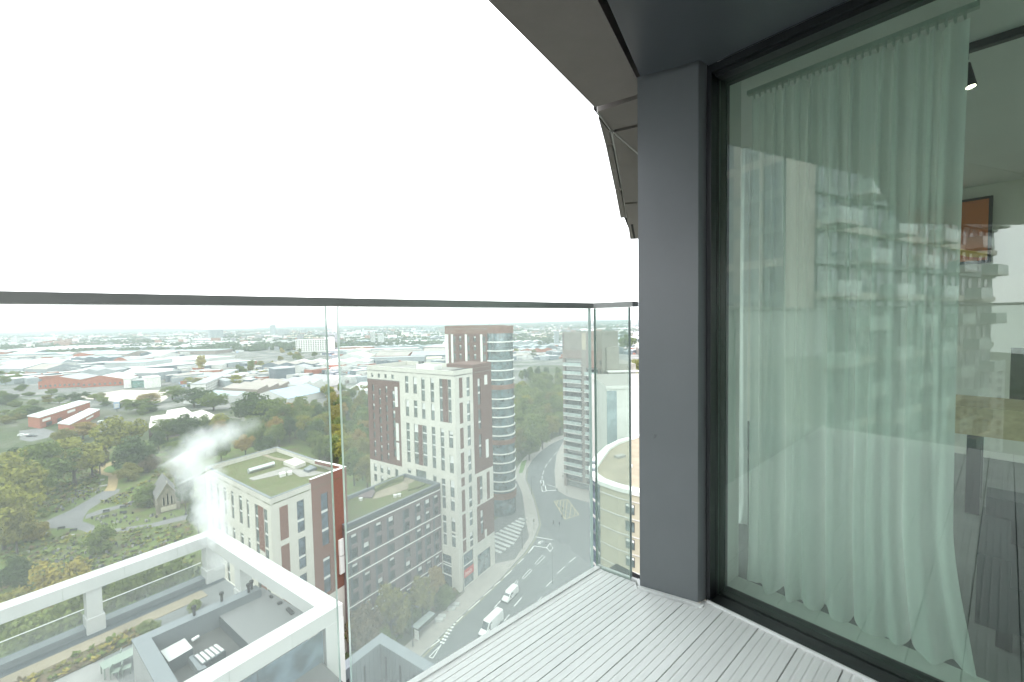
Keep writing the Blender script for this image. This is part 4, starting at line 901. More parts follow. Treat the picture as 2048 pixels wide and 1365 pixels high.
sb = toT(at(556, 1180, zt(52.3)))[1]; post(-1.05, -.15, sb - .5, sb + .5)
beam('corner_column', -1.25, 0.02, -.02, 1.0, 0, ZB - BH - .003, m_pale)
mb = MB(); FT = Face(TP(-42, 0), 36.3)
for k in range(10):
    s0 = 42 - 1.45 - 3.95 * (k + 1)
    for fl in range(9):
        z1 = ZB - BH - .05 - 3.9 * fl; mb = MB(); slabbox(mb, FT, s0, s0 + 3.9, z1 - 3.8, z1, .02, .08, m_tglass); mb.build('facade_pane', t_)
# back facade (towards the cemetery) white piers and glass under the terrace
mb = MB()
for k in range(6): mb.box(TP(.002, 1.4 + 3.1 * k, 0), DA * .06, DB * 2.1, UP * (ZTr - 3), m_tglass)
mb.build('facade_glazing', t_)
mb = MB(); mb.box(TP(-42, TB - .95, ZTr), DA * 42, DB * .95, UP * (ZK - ZTr), m_zinc); mb.build('parapet_coping', t_)
mb = MB(); mb.box(TP(-42, TB - 1.75, ZTr), DA * 41.9, DB * .75, UP * .06, m_zincd); mb.build('gutter_strip', t_)
g_rail = glass('terrace_glass', (.90, .93, .92), 1.45, dirt=.04)
mb = MB(); pane(mb, TP(-42, TB - .12), TP(-1.3, TB - .12), ZK, ZK + 1.15, .03, g_rail, m_edge, -DB); mb.build('railing_glass', t_)
mb = MB(); mb.box(TP(-42, TB - .17, ZK + 1.152), DA * 40.6, DB * .06, UP * .05, m_trim); mb.build('handrail', t_)
tpoly = lambda nm, px, z, h0, m: (lambda mb: (mb.prism([at(*p, z) for p in px], z, z + h0, m), mb.build(nm, t_)))(MB())
Zt = lambda x, y: (180 + x / 6.0235, 1140 + y / 6.0235)
mb = MB(); mb.box(TP(-42, TB - 3.1, ZTr + .01), DA * 40, DB * 1.33, UP * .05, m_sandr); mb.build('gravel_strip', t_)
m_bed = ground_mat('planting_bed', [(.14, .115, .07), (.09, .11, .045), (.17, .12, .08)], [1.2, 3.5])
mb = MB(); mb.box(TP(-42, TB - 5.0, ZTr), DA * 36, DB * 1.85, UP * .12, m_bed); mb.build('planting_bed', t_)
mb = MB(); mb.box(TP(-42, TB - 12.5, ZTr), DA * 33, DB * 7.4, UP * .03, mat('terrace_paving', (.27, .27, .26), rough=.8, var=.05, scale=.8)); mb.build('terrace_paving', t_)
# walled plant deck
ZCp = zt(54.5); cw = .74; PO = at(265.5, 1279, ZCp); PO.z = 0; PA, PB = hv(40.5), hv(-52.0)
la = ((NT0 - DA * 1.35 - PO).dot(DA)) / PA.dot(DA)
lb = 14.0
zf = 46.3
PP = lambda a, b, z=0.0: PO + PA * a - PB * b + UP * z              # a along the garden side, b towards the street
mb = MB(); mb.box(PP(0, 0, ZTr), PA * la, -PB * cw, UP * (ZCp - ZTr - .08), m_zinc); mb.box(PP(0, cw + .003, ZTr), PA * cw, -PB * lb, UP * (ZCp - ZTr - .083), m_zinc); mb.build('plant_wall', t_)
mb = MB(); mb.box(PP(-.06, -.05, ZCp - .08), PA * la, -PB * (cw + .1), UP * .08, m_zinc); mb.box(PP(-.06, cw + .056, ZCp - .083), PA * (cw + .1), -PB * lb, UP * .08, m_zinc); mb.build('wall_coping', t_)
mb = MB()
for k in range(40): mb.box(PP(-.045, .1 + .33 * k, ZTr), PA * .04, -PB * .12, UP * (ZCp - ZTr - .1), m_pale)
for k in range(int(la / .33)): mb.box(PP(.33 * k, -.045, ZTr), PA * .12, -PB * .04, UP * (ZCp - ZTr - .1), m_pale)
mb.build('cladding_rib', t_, kind='stuff')
mb = MB(); mb.box(PP(cw + .002, cw + .002, ZTr + .01), PA * (la - cw), -PB * (lb - 1), UP * (zf - ZTr - .02), mat('plant_deck_floor', (.07, .072, .07), rough=.9, var=.15, scale=.6)); mb.build('plant_deck', t_)
ZR = 47.1; Z0 = lambda x, y: (x / 2.844, 1020 + y / 2.844)
mb = MB(); mb.prism([at(*Z0(*p), ZR) for p in [(1245, 602), (1440, 790), (1760, 600), (1490, 440)]], zf, ZR, m_zincd, mat('grey_roof_sheet', (.165, .17, .17), rough=.85, var=.06, scale=.5)); mb.build('plant_room', t_)
for q in [[(1625, 570), (1645, 560), (1675, 590), (1655, 600)], [(1530, 497), (1545, 490), (1555, 500), (1540, 506)], [(1575, 535), (1600, 527), (1607, 535), (1582, 543)]]: tpoly('roof_vent', [Z0(*p) for p in q], ZR + .003, .12, m_void)
zu = 47.15; mb = MB(); mb.prism([at(*Z0(*p), zu) for p in [(912, 803), (1050, 730), (1097, 785), (960, 866)]], zf, zu, m_zincd, m_pale); mb.build('plant_box', t_)
sk = thing('rooflight', 'five pane rooflight in the walled plant deck', 'rooflight', at(*Z0(1190, 820), ZTr)); zs = 46.85
c4 = [at(*Z0(*p), zs) for p in [(1098, 832), (1150, 884), (1284, 800), (1232, 762)]]
mb = MB(); mb.prism(c4, zf, zs, m_zincd); mb.build('upstand', sk)
for k in range(5):
    f0_, f1_ = (k + .12) / 5, (k + .88) / 5; a, b = c4[0].lerp(c4[3], f0_), c4[0].lerp(c4[3], f1_); c, d = c4[1].lerp(c4[2], f1_), c4[1].lerp(c4[2], f0_)
    mb = MB(); ctr = (a + b + c + d) / 4; q = [ctr + (p - ctr) * .86 for p in (a, b, c, d)]; mb.prism(q, zs + .002, zs + .06, m_pale); mb.build('pane', sk)
for q in ((1105, 600), (1415, 470), (1432, 452), (1262, 520)):
    c = at(*Z0(*q), ZCp); mb = MB(); mb.tube((c.x, c.y, zf), (c.x, c.y, ZCp + .55), .09, m_void, n=8); mb.tube((c.x, c.y, ZCp + .5), (c.x, c.y, ZCp + .68), .15, m_void, n=8); mb.build('flue', t_)
tpoly('cable_tray', [Z0(1088, 742), (1130 / 2.844, 1020 + 718 / 2.844), (1135 / 2.844, 1020 + 724 / 2.844), Z0(1095, 750)], zf + .3, .1, m_trim)
tpoly('plant_step', [Z0(1075, 880), Z0(1105, 865), Z0(1180, 940), Z0(1130, 960)], zf + .02, .5, m_zinc)
# terrace furniture
m_olive = mat('sage_metal', (.23, .28, .24), rough=.5, var=.05)
def terrace_table(px, py, w_, d_, label):
    c = at(px, py, ZTr + .75); c.z = ZTr + .03; o = thing('terrace_table', label, 'table', c)
    mb = MB(); mb.box(c - DA * w_ / 2 - DB * d_ / 2 + UP * .72, DA * w_, DB * d_, UP * .04, m_olive); mb.build('tabletop', o)
    for sa in (-1, 1):
        for sb_ in (-1, 1): p = c + DA * (w_ / 2 - .08) * sa + DB * (d_ / 2 - .08) * sb_; mb = MB(); mb.tube(p, p + UP * .72, .035, m_olive, n=6); mb.build('leg', o)
    return c
tc1 = terrace_table(240, 1316, 1.9, 1.0, 'sage green metal table on the terrace beside the clad wall')
def terrace_chair(p, rz, label):
    o = thing('terrace_chair', label, 'chair', p, rz, 'chairs round the terrace table'); V = lambda x, y, z: p + Matrix.Rotation(rz, 3, 'Z') @ Vector((x, y, z))
    def bx(nm, x0, x1, y0, y1, z0, z1):
        mb = MB(); mb.abox(x0, x1, y0, y1, z0, z1, m_olive); q = mb.build(nm, o, rel=False); return q
    bx('seat', -.23, .23, -.23, .23, .42, .46); bx('backrest', -.23, .23, .2, .24, .46, .85)
    for x in (-.21, .18):
        for y in (-.21, .18): bx('leg', x, x + .03, y, y + .03, 0, .42)
terrace_chair(tc1 - DB * .95 + DA * .1 , 2.2, 'sage chair on the wall side of the terrace table'); terrace_chair(tc1 - DA * .4 - DB * .75, 2.0, 'sage chair at the near corner of the terrace table'); terrace_chair(tc1 + DB * .8, 5.3, 'sage chair on the planting bed side of the terrace table')

# ---------------- I: zinc walled roof well at the frame's lower edge --------------------------------
ZI = 27.0; i_ = thing('zinc_building', 'zinc clad building whose folded roof edge points up below the balcony', 'building', at(762, 1268, ZI).xy.to_3d())
oc, ic = at(763, 1266, ZI), at(759, 1290, ZI); dl, dr = hv(214), hv(124)
mb = MB(); th = 1.35; hI = 10
mb.box(Vector((oc.x, oc.y, ZI - hI)), dl * 16, (dr * th), UP * hI, m_zinc); mb.box(Vector((oc.x, oc.y, ZI - hI)) + dr * (th + .003), dr * 22, dl * th, UP * (hI - .004), m_zinc); mb.build('wall', i_)
mb = MB(); mb.box(Vector((oc.x, oc.y, 0)), dl * 16, dr * 23, UP * (ZI - hI), m_zincd); mb.build('base_block', i_)
for k, s in enumerate((2.2, 4.6)):
    mb = MB(); mb.box(Vector((oc.x, oc.y, ZI - 4.2)) + dr * (th + .002) + dl * (th + s), dl * .32, dr * .03, UP * 2.9, m_void); mb.build('slot_window', i_)
for s in (.9, 3.6, 6.1, 8.8, 11.5):
    mb = MB(); mb.box(Vector((oc.x, oc.y, ZI - 4.2)) + dl * (th + .002) + dr * (th + s), dr * .32, dl * .03, UP * 2.9, m_void); mb.build('slot_window', i_)
mb = MB()
for k in range(30): mb.box(Vector((oc.x, oc.y, ZI - hI)) + dl * (th + .004) + dr * (th + .4 + .62 * k), dr * .05, dl * .04, UP * (hI - .3), m_zinc)
for k in range(18): mb.box(Vector((oc.x, oc.y, ZI - hI)) + dr * (th + .004) + dl * (th + .4 + .62 * k), dl * .05, dr * .04, UP * (hI - .3), m_zinc)
mb.build('seam_rib', i_, kind='stuff')
# ================================================================== THE CITY BEYOND
m_shw = mat('pale_shed_wall', (.50, .50, .48), rough=.8, var=.08, scale=.05); m_shg = mat('grey_shed_wall', (.27, .30, .31), rough=.8, var=.10, scale=.06); m_shd = mat('slate_shed_wall', (.125, .15, .17), rough=.75, var=.10, scale=.08)
m_rw = mat('white_shed_roof', (.56, .57, .565), rough=.75, var=.07, scale=.04); m_rg = mat('grey_shed_roof', (.34, .35, .355), rough=.8, var=.09, scale=.05); m_rd = mat('brownish_shed_roof', (.33, .30, .27), rough=.85, var=.10, scale=.05); m_rb = mat('blue_shed_roof', (.32, .42, .56), rough=.6, var=.07, scale=.1); m_ry = mat('buff_shed_roof', (.56, .50, .38), rough=.8, var=.08, scale=.05); m_rgr = mat('green_grey_shed_roof', (.34, .40, .40), rough=.8, var=.08, scale=.05)
SHEDS = []
def shed(x0, y0, x1, y1, D, h, wall, roof, kind='flat', label=None, group=None, cat='warehouse', name='warehouse', parts=True):
    a, b = at(x0, y0), at(x1, y1); d = b - a; W = d.length; d.normalize(); n = UP.cross(d)   # n points away from the viewer
    SHEDS.append((min(x0, x1), max(x0, x1), min(y0, y1)))
    if parts: root = thing(name, label, cat, a, 0, group)
    mb = MB(); mb.box(a, d * W, n * D, UP * h, wall)
    if parts: mb.build('wall', root); mr = MB()
    else: mr = mb
    ov = .4
    if kind == 'flat': mr.box(a - d * ov - n * ov + UP * (h + .002), d * (W + 2 * ov), n * (D + 2 * ov), UP * .7, roof)
    elif kind in ('pitch', 'saw'):
        k = max(1, int(round(W / (26 if kind == 'pitch' else 13)))); s = W / k; rh = s * (.13 if kind == 'pitch' else .24)
        for i in range(k):
            p = a + d * s * i + UP * (h + .004); pk = p + d * s * (.5 if kind == 'pitch' else .9) + UP * rh; q = p + d * s; N_ = n * D
            mr.poly([p, pk, pk + N_, p + N_], roof); mr.poly([pk, q, q + N_, pk + N_], roof if kind == 'pitch' else wall); mr.poly([p, q, pk], wall); mr.poly([p + N_, pk + N_, q + N_], wall)
    elif kind == 'ridge':
        rh = min(D * .16, 6); p, q = a - n * .4 + UP * h, a + d * W - n * .4 + UP * h; N_ = n * (D + .8); c = n * ((D + .8) / 2) + UP * rh
        mr.poly([p, q, q + c, p + c], roof); mr.poly([p + c, q + c, q + N_, p + N_], roof); mr.poly([p, p + c, p + N_], wall); mr.poly([q, q + N_, q + c], wall)
    elif kind == 'arch':
        K = 10
        for i in range(K):
            f = lambda t: a + d * (W * t) + UP * (h + .3 + W * .14 * math.sin(math.pi * t)); p, q = f(i / K), f((i + 1) / K); mr.poly([p, q, q + n * D, p + n * D], roof); mr.poly([a + d * (W * i / K) + UP * h, a + d * (W * (i + 1) / K) + UP * h, q, p], wall)
    if parts: mr.build('roof', root); return root, a, d, n, W
    o = mr.build(name, None, loc=a); tag(o, label, cat, group); return o
def wins(root, a, d, n, W, rows, cols, z0, dz, wz, frac=.5, off=.06, m=None, stuff=True):
    mb = MB(); st = W / cols
    for r in range(rows):
        for c in range(cols): mb.box(a + d * (st * (c + (1 - frac) / 2)) - n * off + UP * (z0 + dz * r), d * st * frac, n * off * .9, UP * wz, m or g_win)
    return mb.build('window_row', root, kind='stuff')
# salient buildings
r_, *g = shed(141, 707.5, 273, 695.5, 190, 12, m_shg, m_rw, 'flat', 'very long pale roofed depot with a blue grey wall, farthest on the estate')
r_, *g = shed(-30, 709, 102, 706, 210, 11, m_shg, m_rg, 'flat', 'broad pale roofed depot at the far edge of the estate')
r_, *g = shed(211, 751, 292, 748.5, 60, 17, mat('ribbed_grey_wall', (.34, .36, .36), var=.05, scale=.3, stretch=(1, 1, .05)), m_rgr, 'flat', 'tall plain grey ribbed box above the red brick works')
r_, *g = shed(272, 753, 400, 741, 110, 11, m_shd, m_rw, 'flat', 'dark slate walled shed with a bright white roof')
r_, *g = shed(400, 741, 512, 728, 60, 6, m_shd, m_rw, 'flat', 'long low slate walled shed running behind the terrace of houses')
r_, *g = shed(77, 779, 162, 774, 45, 8.5, m_rbrick, m_rg, 'pitch', 'red brick works with pale pitched roofs, left half'); wins(r_, *g, 1, 9, 2.2, 3, 2.2, .4)
r_, *g = shed(163, 776, 246, 771, 45, 8, m_rbrick, m_rw, 'pitch', 'red brick works with a white roof, right half'); wins(r_, *g, 1, 8, 2, 3, 2.2, .4)
r_, *g = shed(248, 777, 263, 776, 25, 10, m_white2, m_rw, 'flat', 'small white box building left of the green glazed link')
r_, *g = shed(264, 776.5, 290, 775, 20, 8, window_glass('green_link_glass', (.10, .20, .18)), m_rg, 'flat', 'green glazed link between two white boxes')
r_, *g = shed(291, 777, 322, 774, 25, 11, m_white2, m_rw, 'flat', 'larger white box building right of the green glazed link')
r_, *g = shed(421, 679, 447, 678, 40, 50, m_shg, m_rg, 'flat', 'grey tower block standing alone near the horizon', None, 'tower block', 'tower_block'); wins(r_, *g, 12, 10, 4, 3.7, 2, .6)
r_, *g = shed(592, 704.5, 663, 703, 24, 31, m_white2, m_rw, 'flat', 'white office slab with a regular grid of windows', None, 'office block', 'office_block'); wins(r_, *g, 6, 15, 3, 4.6, 2.8, .5, m=m_wfr)
r_, *g = shed(551, 762, 591, 758, 28, 14, m_shd, m_rg, 'flat', 'dark blue grey cube between the saw tooth roofs')
r_, *g = shed(412, 786, 478, 752, 13, 9, m_white2, m_rg, 'flat', 'long terrace of white fronted flats with a dark end wall', None, 'terrace', 'terrace_block'); wins(r_, *g, 3, 26, 1, 2.8, 1.8, .5, m=m_wfr)
r_, *g = shed(576, 812, 650, 795, 42, 6, m_shw, m_rb, 'ridge', 'blue roofed shed among the trees')
r_, *g = shed(430, 812, 512, 796, 40, 5, m_shw, m_rgr, 'pitch', 'pale blue grey roofed workshop behind the dark trees')
r_, *g = shed(515, 792, 600, 776, 48, 6, m_pink, m_rd, 'saw', 'brick workshop with brown saw tooth roofs')
r_, *g = shed(600, 783, 690, 768, 50, 6, m_shw, m_rg, 'saw', 'workshop with pale grey saw tooth roofs left of the cream tower')
r_, *g = shed(690, 800, 745, 798, 60, 7, m_shw, m_rw, 'flat', 'plain white roofed shed beside the cream tower')
r_, *g = shed(560, 740, 735, 735, 60, 8, m_shw, m_rw, 'pitch', 'wide white roofed warehouse left of the cream tower')
r_, *g = shed(668, 728, 735, 726, 70, 8, m_shw, m_ry, 'arch', 'buff arched roof hangar beyond the panel joint')
r_, *g = shed(670.5, 691, 681, 690.6, 40, 32, m_shd, m_rg, 'flat', 'dark office tower seen in the gap between the glass panels', None, 'tower block', 'tower_block'); wins(r_, *g, 6, 3, 3, 5, 2, .8, m=m_shw)
r_, *g = shed(330, 747, 400, 742, 70, 9, m_shw, m_rw, 'flat', 'white warehouse with a long bright roof beside a yellow tree')
r_, *g = shed(360, 733, 470, 722, 110, 9, m_shw, m_rw, 'flat', 'white warehouse sloping away left of the yellow green wood')
# the two red brick ranges of the depot and the pale roofed hall
def cornerbox(c, a, b, h, wall, roof, label, cat, name):
    c, a, b = at(*c), at(*a), at(*b); root = thing(name, label, cat, c); e = a - c; f = b - c; mb = MB(); mb.box(c, e, f, UP * h, wall); mb.build('wall', root)
    mb = MB(); mb.box(c - e * .02 - f * .01 + UP * (h + .003), e * 1.04, f * 1.02, UP * .6, roof); mb.build('roof', root); return root, c, e, f
r_, c, e, f = cornerbox((81, 858), (57, 854), (181, 823), 7.5, m_rbrick, m_rw, 'longer red brick depot range with a thin white roof', 'depot', 'brick_depot')
fd_ = f.normalized(); nn = Vector((fd_.y, -fd_.x, 0))
for s0, s1, z in ((.04, .18, 4.2), (.50, .66, 4.4), (.1, .2, .3), (.3, .38, .3), (.72, .8, .3)):
    mb = MB(); mb.box(c + f * s0 + nn * .02 + UP * z, f * (s1 - s0), nn * .12, UP * (1.8 if z > 1 else 2.8), m_white2 if z > 1 else m_wfr); mb.build('window_strip' if z > 1 else 'loading_door', r_)
r_, c, e, f = cornerbox((141, 864), (117, 861), (200, 832), 4.6, m_rbrick, m_rw, 'shorter red brick depot range with a broad white roof', 'depot', 'brick_depot')
mb = MB(); f2 = f.normalized(); n2 = Vector((f2.y, -f2.x, 0)); mb.box(c + f * .5 + n2 * .02 + UP * 2.2, f * .25, n2 * .1, UP * 1.2, m_white2); mb.build('window_strip', r_)
z8 = 8.0; hp = [at(*p, z8) for p in [(297, 857), (302, 833), (332, 829), (334, 821), (369, 815), (384, 825), (404, 820), (418, 825), (445, 838), (420, 843), (380, 841), (352, 848), (330, 850)]]
r_ = thing('pale_roofed_hall', 'rambling low hall under pale pinkish flat roofs among dark trees', 'hall', (hp[0].x, hp[0].y, 0)); mb = MB(); mb.prism(hp, 0, z8 - .4, m_dbrick); mb.build('wall', r_)
mb = MB(); mb.prism(hp, z8 - .398, z8, mat('pale_felt_roof', (.62, .57, .53), rough=.9, var=.06, scale=.2)); mb.build('roof', r_)
c0 = sum(hp[:5], Vector()) / 5
for k in range(5): mb = MB(); p = hp[0].lerp(hp[4], .15 + .17 * k) + Vector((4, -2, 0)); mb.abox(p.x, p.x + 1.5, p.y, p.y + 1.5, z8 + .002, z8 + .5, m_white2); mb.build('rooflight', r_)
sheet('demolition_ground', [at(*p) for p in [(130, 797), (190, 789), (245, 780), (320, 781), (345, 790), (320, 806), (245, 807), (210, 800)]], .03, mat('pale_rubble', (.52, .46, .40), rough=.95, var=.12, scale=.08))
# roadside advertising board
r_ = thing('billboard', 'small blue and white roadside board behind the depot', 'billboard', at(235, 826)); p = at(228, 826); q = at(240, 824); mb = MB()
mb.box(p + UP * 3, q - p, (q - p).cross(UP).normalized() * .3, UP * 5.5, m_rb); mb.build('panel', r_); mb = MB(); n_ = (q - p).cross(UP).normalized()
for f0_, z in ((.12, 5.6), (.12, 3.9)): mb.box(p + (q - p) * f0_ + n_ * (.32) + UP * z, (q - p) * .7, n_ * .03, UP * 1.3, m_white2)
mb.build('white_band', r_); mb = MB(); mb.tube(p.lerp(q, .5), p.lerp(q, .5) + UP * 3, .25, m_wfr); mb.build('pole', r_)

# rows of sheds filling the estate
rs = random.Random(21); words = {'white_shed_roof': 'white', 'grey_shed_roof': 'pale grey', 'brownish_shed_roof': 'brownish', 'buff_shed_roof': 'buff', 'green_grey_shed_roof': 'green grey', 'blue_shed_roof': 'blue'}
explicit = list(SHEDS)
for y in (675, 678, 681, 684.2, 687.6, 691, 694.6, 698.4, 702.4, 706.6, 711, 715.8, 721, 726.6, 732.6, 739, 746, 754, 763, 772):
    x = -40 + rs.uniform(0, 40)
    while x < 1290:
        dist = 58000 / (y - (662 - .019 * x)); wpx = rs.uniform(22, 120) * (700 / dist) ** .5
        yy = y - .019 * (x - 300) + rs.uniform(-2, 2); x1 = x + wpx
        bad = any(a < x1 and x < b and yy - 5 < c and c - 10 < yy for a, b, c in explicit) or (735 < x1 and x < 1020 and yy > 731) or (1015 < x1 and x < 1130 and yy > 724) or (x1 > 1130 and yy > 712) or (x < 330 and y > 764) or (470 < x1 and x < 640 and 699 < y < 740) or rs.random() < .10
        if not bad:
            h = rs.uniform(5, 12); D = rs.uniform(.03, .07) * dist; wl = rs.choice([m_shw, m_shg, m_shg, m_shd, m_shd, m_pink, m_rbrick]); rfm = rs.choice([m_rw, m_rw, m_rw, m_rg, m_rg, m_rd, m_ry, m_rgr]); kd = rs.choice(['flat', 'flat', 'pitch', 'pitch', 'ridge', 'arch'])
            if kd == 'arch' and wpx * dist / 853 > 60: kd = 'pitch'
            shed(x, yy, x1, yy - .019 * wpx + rs.uniform(-1.5, 1.5) * min(1, 600 / dist), min(D, 110), h, wl, rfm, kd, f"{'long' if wpx * dist / 853 > 75 else 'short'} {words[rfm.name]} roofed {'flat' if kd == 'flat' else 'arched' if kd == 'arch' else 'gabled'} shed, {'farthest' if y < 686 else 'far' if y < 701 else 'middle' if y < 720 else 'near'} rows, {['far left', 'left', 'centre', 'right'][min(3, max(0, int(x // 330)))]} of the estate", 'sheds of the industrial estate', 'shed', 'industrial_shed', parts=False)
        x = x1 + rs.uniform(2, 12) * (1 if rs.random() > .15 else 3)
# blocks on the skyline
for x0, x1, y, h, lab in ((540, 548, 672, 72, 'slim tower on the skyline left of centre'), (556, 572, 672, 40, 'grey slab block on the skyline'), (602, 612, 668, 30, 'low pale block on the skyline beside the slim tower'), (832, 840, 664, 48, 'narrow tower block on the skyline left of the brown tower'), (850, 868, 665, 28, 'broad pale block on the skyline near the brown tower'), (22, 32, 690, 34, 'tall pale block at the far left before the hills'), (1110, 1118, 692, 38, 'slim pale tower between the brown tower and the balcony tower'), (742, 748, 690, 42, 'grey tower left of the cream apartment tower'), (756, 764, 692, 36, 'second grey tower left of the cream apartment tower')):
    r_, *g = shed(x0, y, x1, y - .15, 24, h, rs.choice([m_shw, m_shg]), m_rg, 'flat', lab, None, 'tower block', 'tower_block'); wins(r_, *g, int(h / 4), 4, 3, 3.8, 2, .6)
# far housing and woods: single masses nobody could count
def mass(name, n, fn, mats):
    mb = MB()
    for _ in range(n): fn(mb)
    o = mb.build(name, None, kind='stuff'); return o
m_h = [mat('far_house_white', (.60, .58, .55), var=.1, scale=.02), mat('far_house_brick', (.28, .17, .13), var=.1, scale=.02), mat('far_house_slate', (.22, .22, .23), var=.1, scale=.02)]
def farhouse(mb):
    Y = 1500 * (3.4 ** rs.random()); X = rs.uniform(-1.3, .42) * Y; w_, d_, h = rs.uniform(8, 40), rs.uniform(8, 14), rs.uniform(6, 9) * (1 if rs.random() < .93 else 2.5); b = -.002
    z = max(0, (Y - 4200) / 3800) ** 1.6 * 30 if Y > 4200 else 0
    mb.box((X, Y, b), (w_, rs.uniform(-6, 6), 0), (rs.uniform(-3, 3), d_, 0), (0, 0, h + z), rs.choice(m_h), rs.choice(m_h + [m_rw]))
mass('far_houses', 3800, farhouse, None)
m_cl = [m_shw, m_shg, m_shd, m_rw, m_rg, m_rd, m_rbrick, m_rb]
def clutter(mb):
    y = 676 + 100 * rs.random() ** 1.3; x = rs.uniform(-30, 1290); yy = y - .019 * (x - 300)
    if (735 < x < 1020 and yy > 731) or (1010 < x < 1130 and yy > 722) or (x > 1130 and yy > 712) or (480 < x < 640 and 700 < yy < 738) or (x < 330 and yy > 768) or any(a < x < b and c - 16 < yy < c + 1 for a, b, c in explicit): return
    p = at(x, yy); big = rs.random() < .45; w_, d_, h = (rs.uniform(9, 30), rs.uniform(8, 18), rs.uniform(3.5, 8)) if big else (rs.uniform(3, 12), rs.uniform(2, 4), rs.uniform(1.6, 3.6)); t = rs.choice([34, 36, 124, 126, 15, 80]); d = hv(t)
    mb.box((p.x, p.y, 0), d * w_, UP.cross(d) * d_, UP * h, rs.choice(m_cl[:3] + m_cl[6:7]) if big else rs.choice(m_cl), rs.choice(m_cl[3:6]) if big else None)
mass('estate_clutter', 5200, clutter, None)
m_fw = mat('far_wood_leaves', (.045, .068, .032), rough=.95, var=.35, scale=.03)
def blob(mb, X, Y, r, h, m):
    n = 7; i = len(mb.v); rr = [r * rs.uniform(.7, 1.2) for _ in range(n)]
    for f, q in ((0, .8), (.45, 1.0), (.85, .62)):
        for k in range(n): t = 6.283 * k / n + f; mb.v.append((X + rr[k] * q * math.cos(t), Y + rr[k] * q * math.sin(t), h * f * rs.uniform(.85, 1.1)))
    mb.v.append((X, Y, h * rs.uniform(.95, 1.1))); mi = mb.mi(m)
    for l in (0, 1):
        for k in range(n): j = (k + 1) % n; mb.f.append((i + l * n + k, i + l * n + j, i + l * n + n + j, i + l * n + n + k)); mb.m.append(mi)
    for k in range(n): mb.f.append((i + 2 * n + k, i + 2 * n + (k + 1) % n, i + 3 * n)); mb.m.append(mi)
def farwood(mb):
    Y = 1150 * (5.2 ** rs.random()); X = rs.uniform(-1.3, .42) * Y; c = rs.randint(2, 9); hb = max(0, (Y - 4200) / 3800) ** 1.6 * 30 if Y > 4200 else 0
    for _ in range(c): blob(mb, X + rs.gauss(0, 30), Y + rs.gauss(0, 14), rs.uniform(5, 11), rs.uniform(9, 15) + hb, m_fw)
mass('far_woods', 1900, farwood, None)

# ---------------- the tower opposite, seen mirrored in the door glass ------------------------------
rt = Vector((-43.0, -19.7, 0)); m_stone = mat('pale_pier_stone', (.58, .545, .49), rough=.8, var=.04, scale=.3)
ro = thing('opposite_tower', 'tall balcony tower with a pale corner pier, mirrored in the door glass', 'apartment tower', rt)
hA, hB = hv(308.3), hv(216.6)                                            # its two walls leave the corner along these headings
FH = 3.5; mb = MB(); mb.box(rt, hA * 46, hB * 52, UP * 90, m_shg); mb.build('wall', ro)
nA = -hB; nB = -hA; 
mb = MB(); mb.box(rt + nA * .35 + nB * .35, hA * 1.9, hB * 1.4, UP * 90, m_stone); mb.build('corner_pier', ro)
mj = MB()
for k in range(8, 26): mj.box(rt + nA * .352 + nB * .352 + UP * (FH * k - .03), hA * 1.905, hB * 1.405, UP * .06, m_jt)
mj.build('pier_joint', ro)
m_spand = mat('glazed_spandrel', (.24, .28, .29), rough=.3, var=.05, scale=.3, spec=.6)
for k in range(10, 26):
    z = FH * k - .4
    mb = MB(); mb.box(rt + hA * 1.95 + nA * .02 + UP * z, hA * 44, nA * .10, UP * .85, m_band if k % 3 == 0 else m_spand); mb.build('spandrel', ro)
    mb = MB(); mb.box(rt + hA * 1.95 + nA * .01 + UP * (z + .85), hA * 44, nA * .06, UP * (FH - .85), g_blue); mb.build('ribbon_glazing', ro)
    for j in range(10):
        mb = MB(); mb.box(rt + hA * (1.95 + 4.3 * j + (2.0 if j == 0 else 0)) + nA * .02 + UP * (z + .85), hA * (.9 if j % 2 else .35), nA * .22, UP * (FH - .85), m_band); 
        if j < 4: mb.build('pier', ro)
    # balcony side
    mb = MB(); mb.box(rt + hB * 1.45 + nB * .02 + UP * z, hB * 50, nB * .5, UP * .75, m_stone if k % 2 == 0 else m_shg); mb.build('floor_edge', ro)
    for j in range(8):
        s = 1.9 + 6.2 * j; bal_ = (j + k) % 2 == 0
        for q in (.3, 2.9):
            mb = MB(); mb.box(rt + hB * (s + q) + nB * .03 + UP * (z + .85), hB * 1.15, nB * .05, UP * 2.5, g_blue); w_ = mb.build('window', ro)
            mb = MB(); mb.box(rt + hB * (s + q - .08) + nB * .02 + UP * (z + .80), hB * 1.31, nB * .035, UP * 2.62, m_wfr); mb.build('window_frame', w_)
        if bal_:
            mb = MB(); mb.box(rt + hB * (s - .2) + nB * .5 + UP * (z + .2), hB * 4.6, nB * 1.7, UP * .35, m_shw); bl = mb.build('balcony', ro)
            mb = MB(); mb.box(rt + hB * (s - .15) + nB * 2.1 + UP * (z + .552), hB * 4.5, nB * .05, UP * 1.2, g_bfront); mb.box(rt + hB * (s - .15) + nB * .55 + UP * (z + .553), hB * .05, nB * 1.55, UP * 1.2, g_bfront); mb.build('balcony_glass', bl)
def MIR(px, py, Y):                                                      # the real place of something seen in the door glass
    p = atd(px, py, Y); u, v_ = toUV(p); return B(.41 - u, v_, p.z)
ro2 = thing('white_slab_block', 'white slab block far behind, mirrored low in the door glass', 'apartment block', tuple(MIR(1980, 725, 150).xy) + (0,)); wx, wy = MIR(1980, 725, 150).xy; wx -= 4.5; wy += 5.4; mb = MB(); mb.abox(wx - 9, wx, wy - 14, wy, 0, 50, m_white2); mb.build('wall', ro2)
mb = MB()
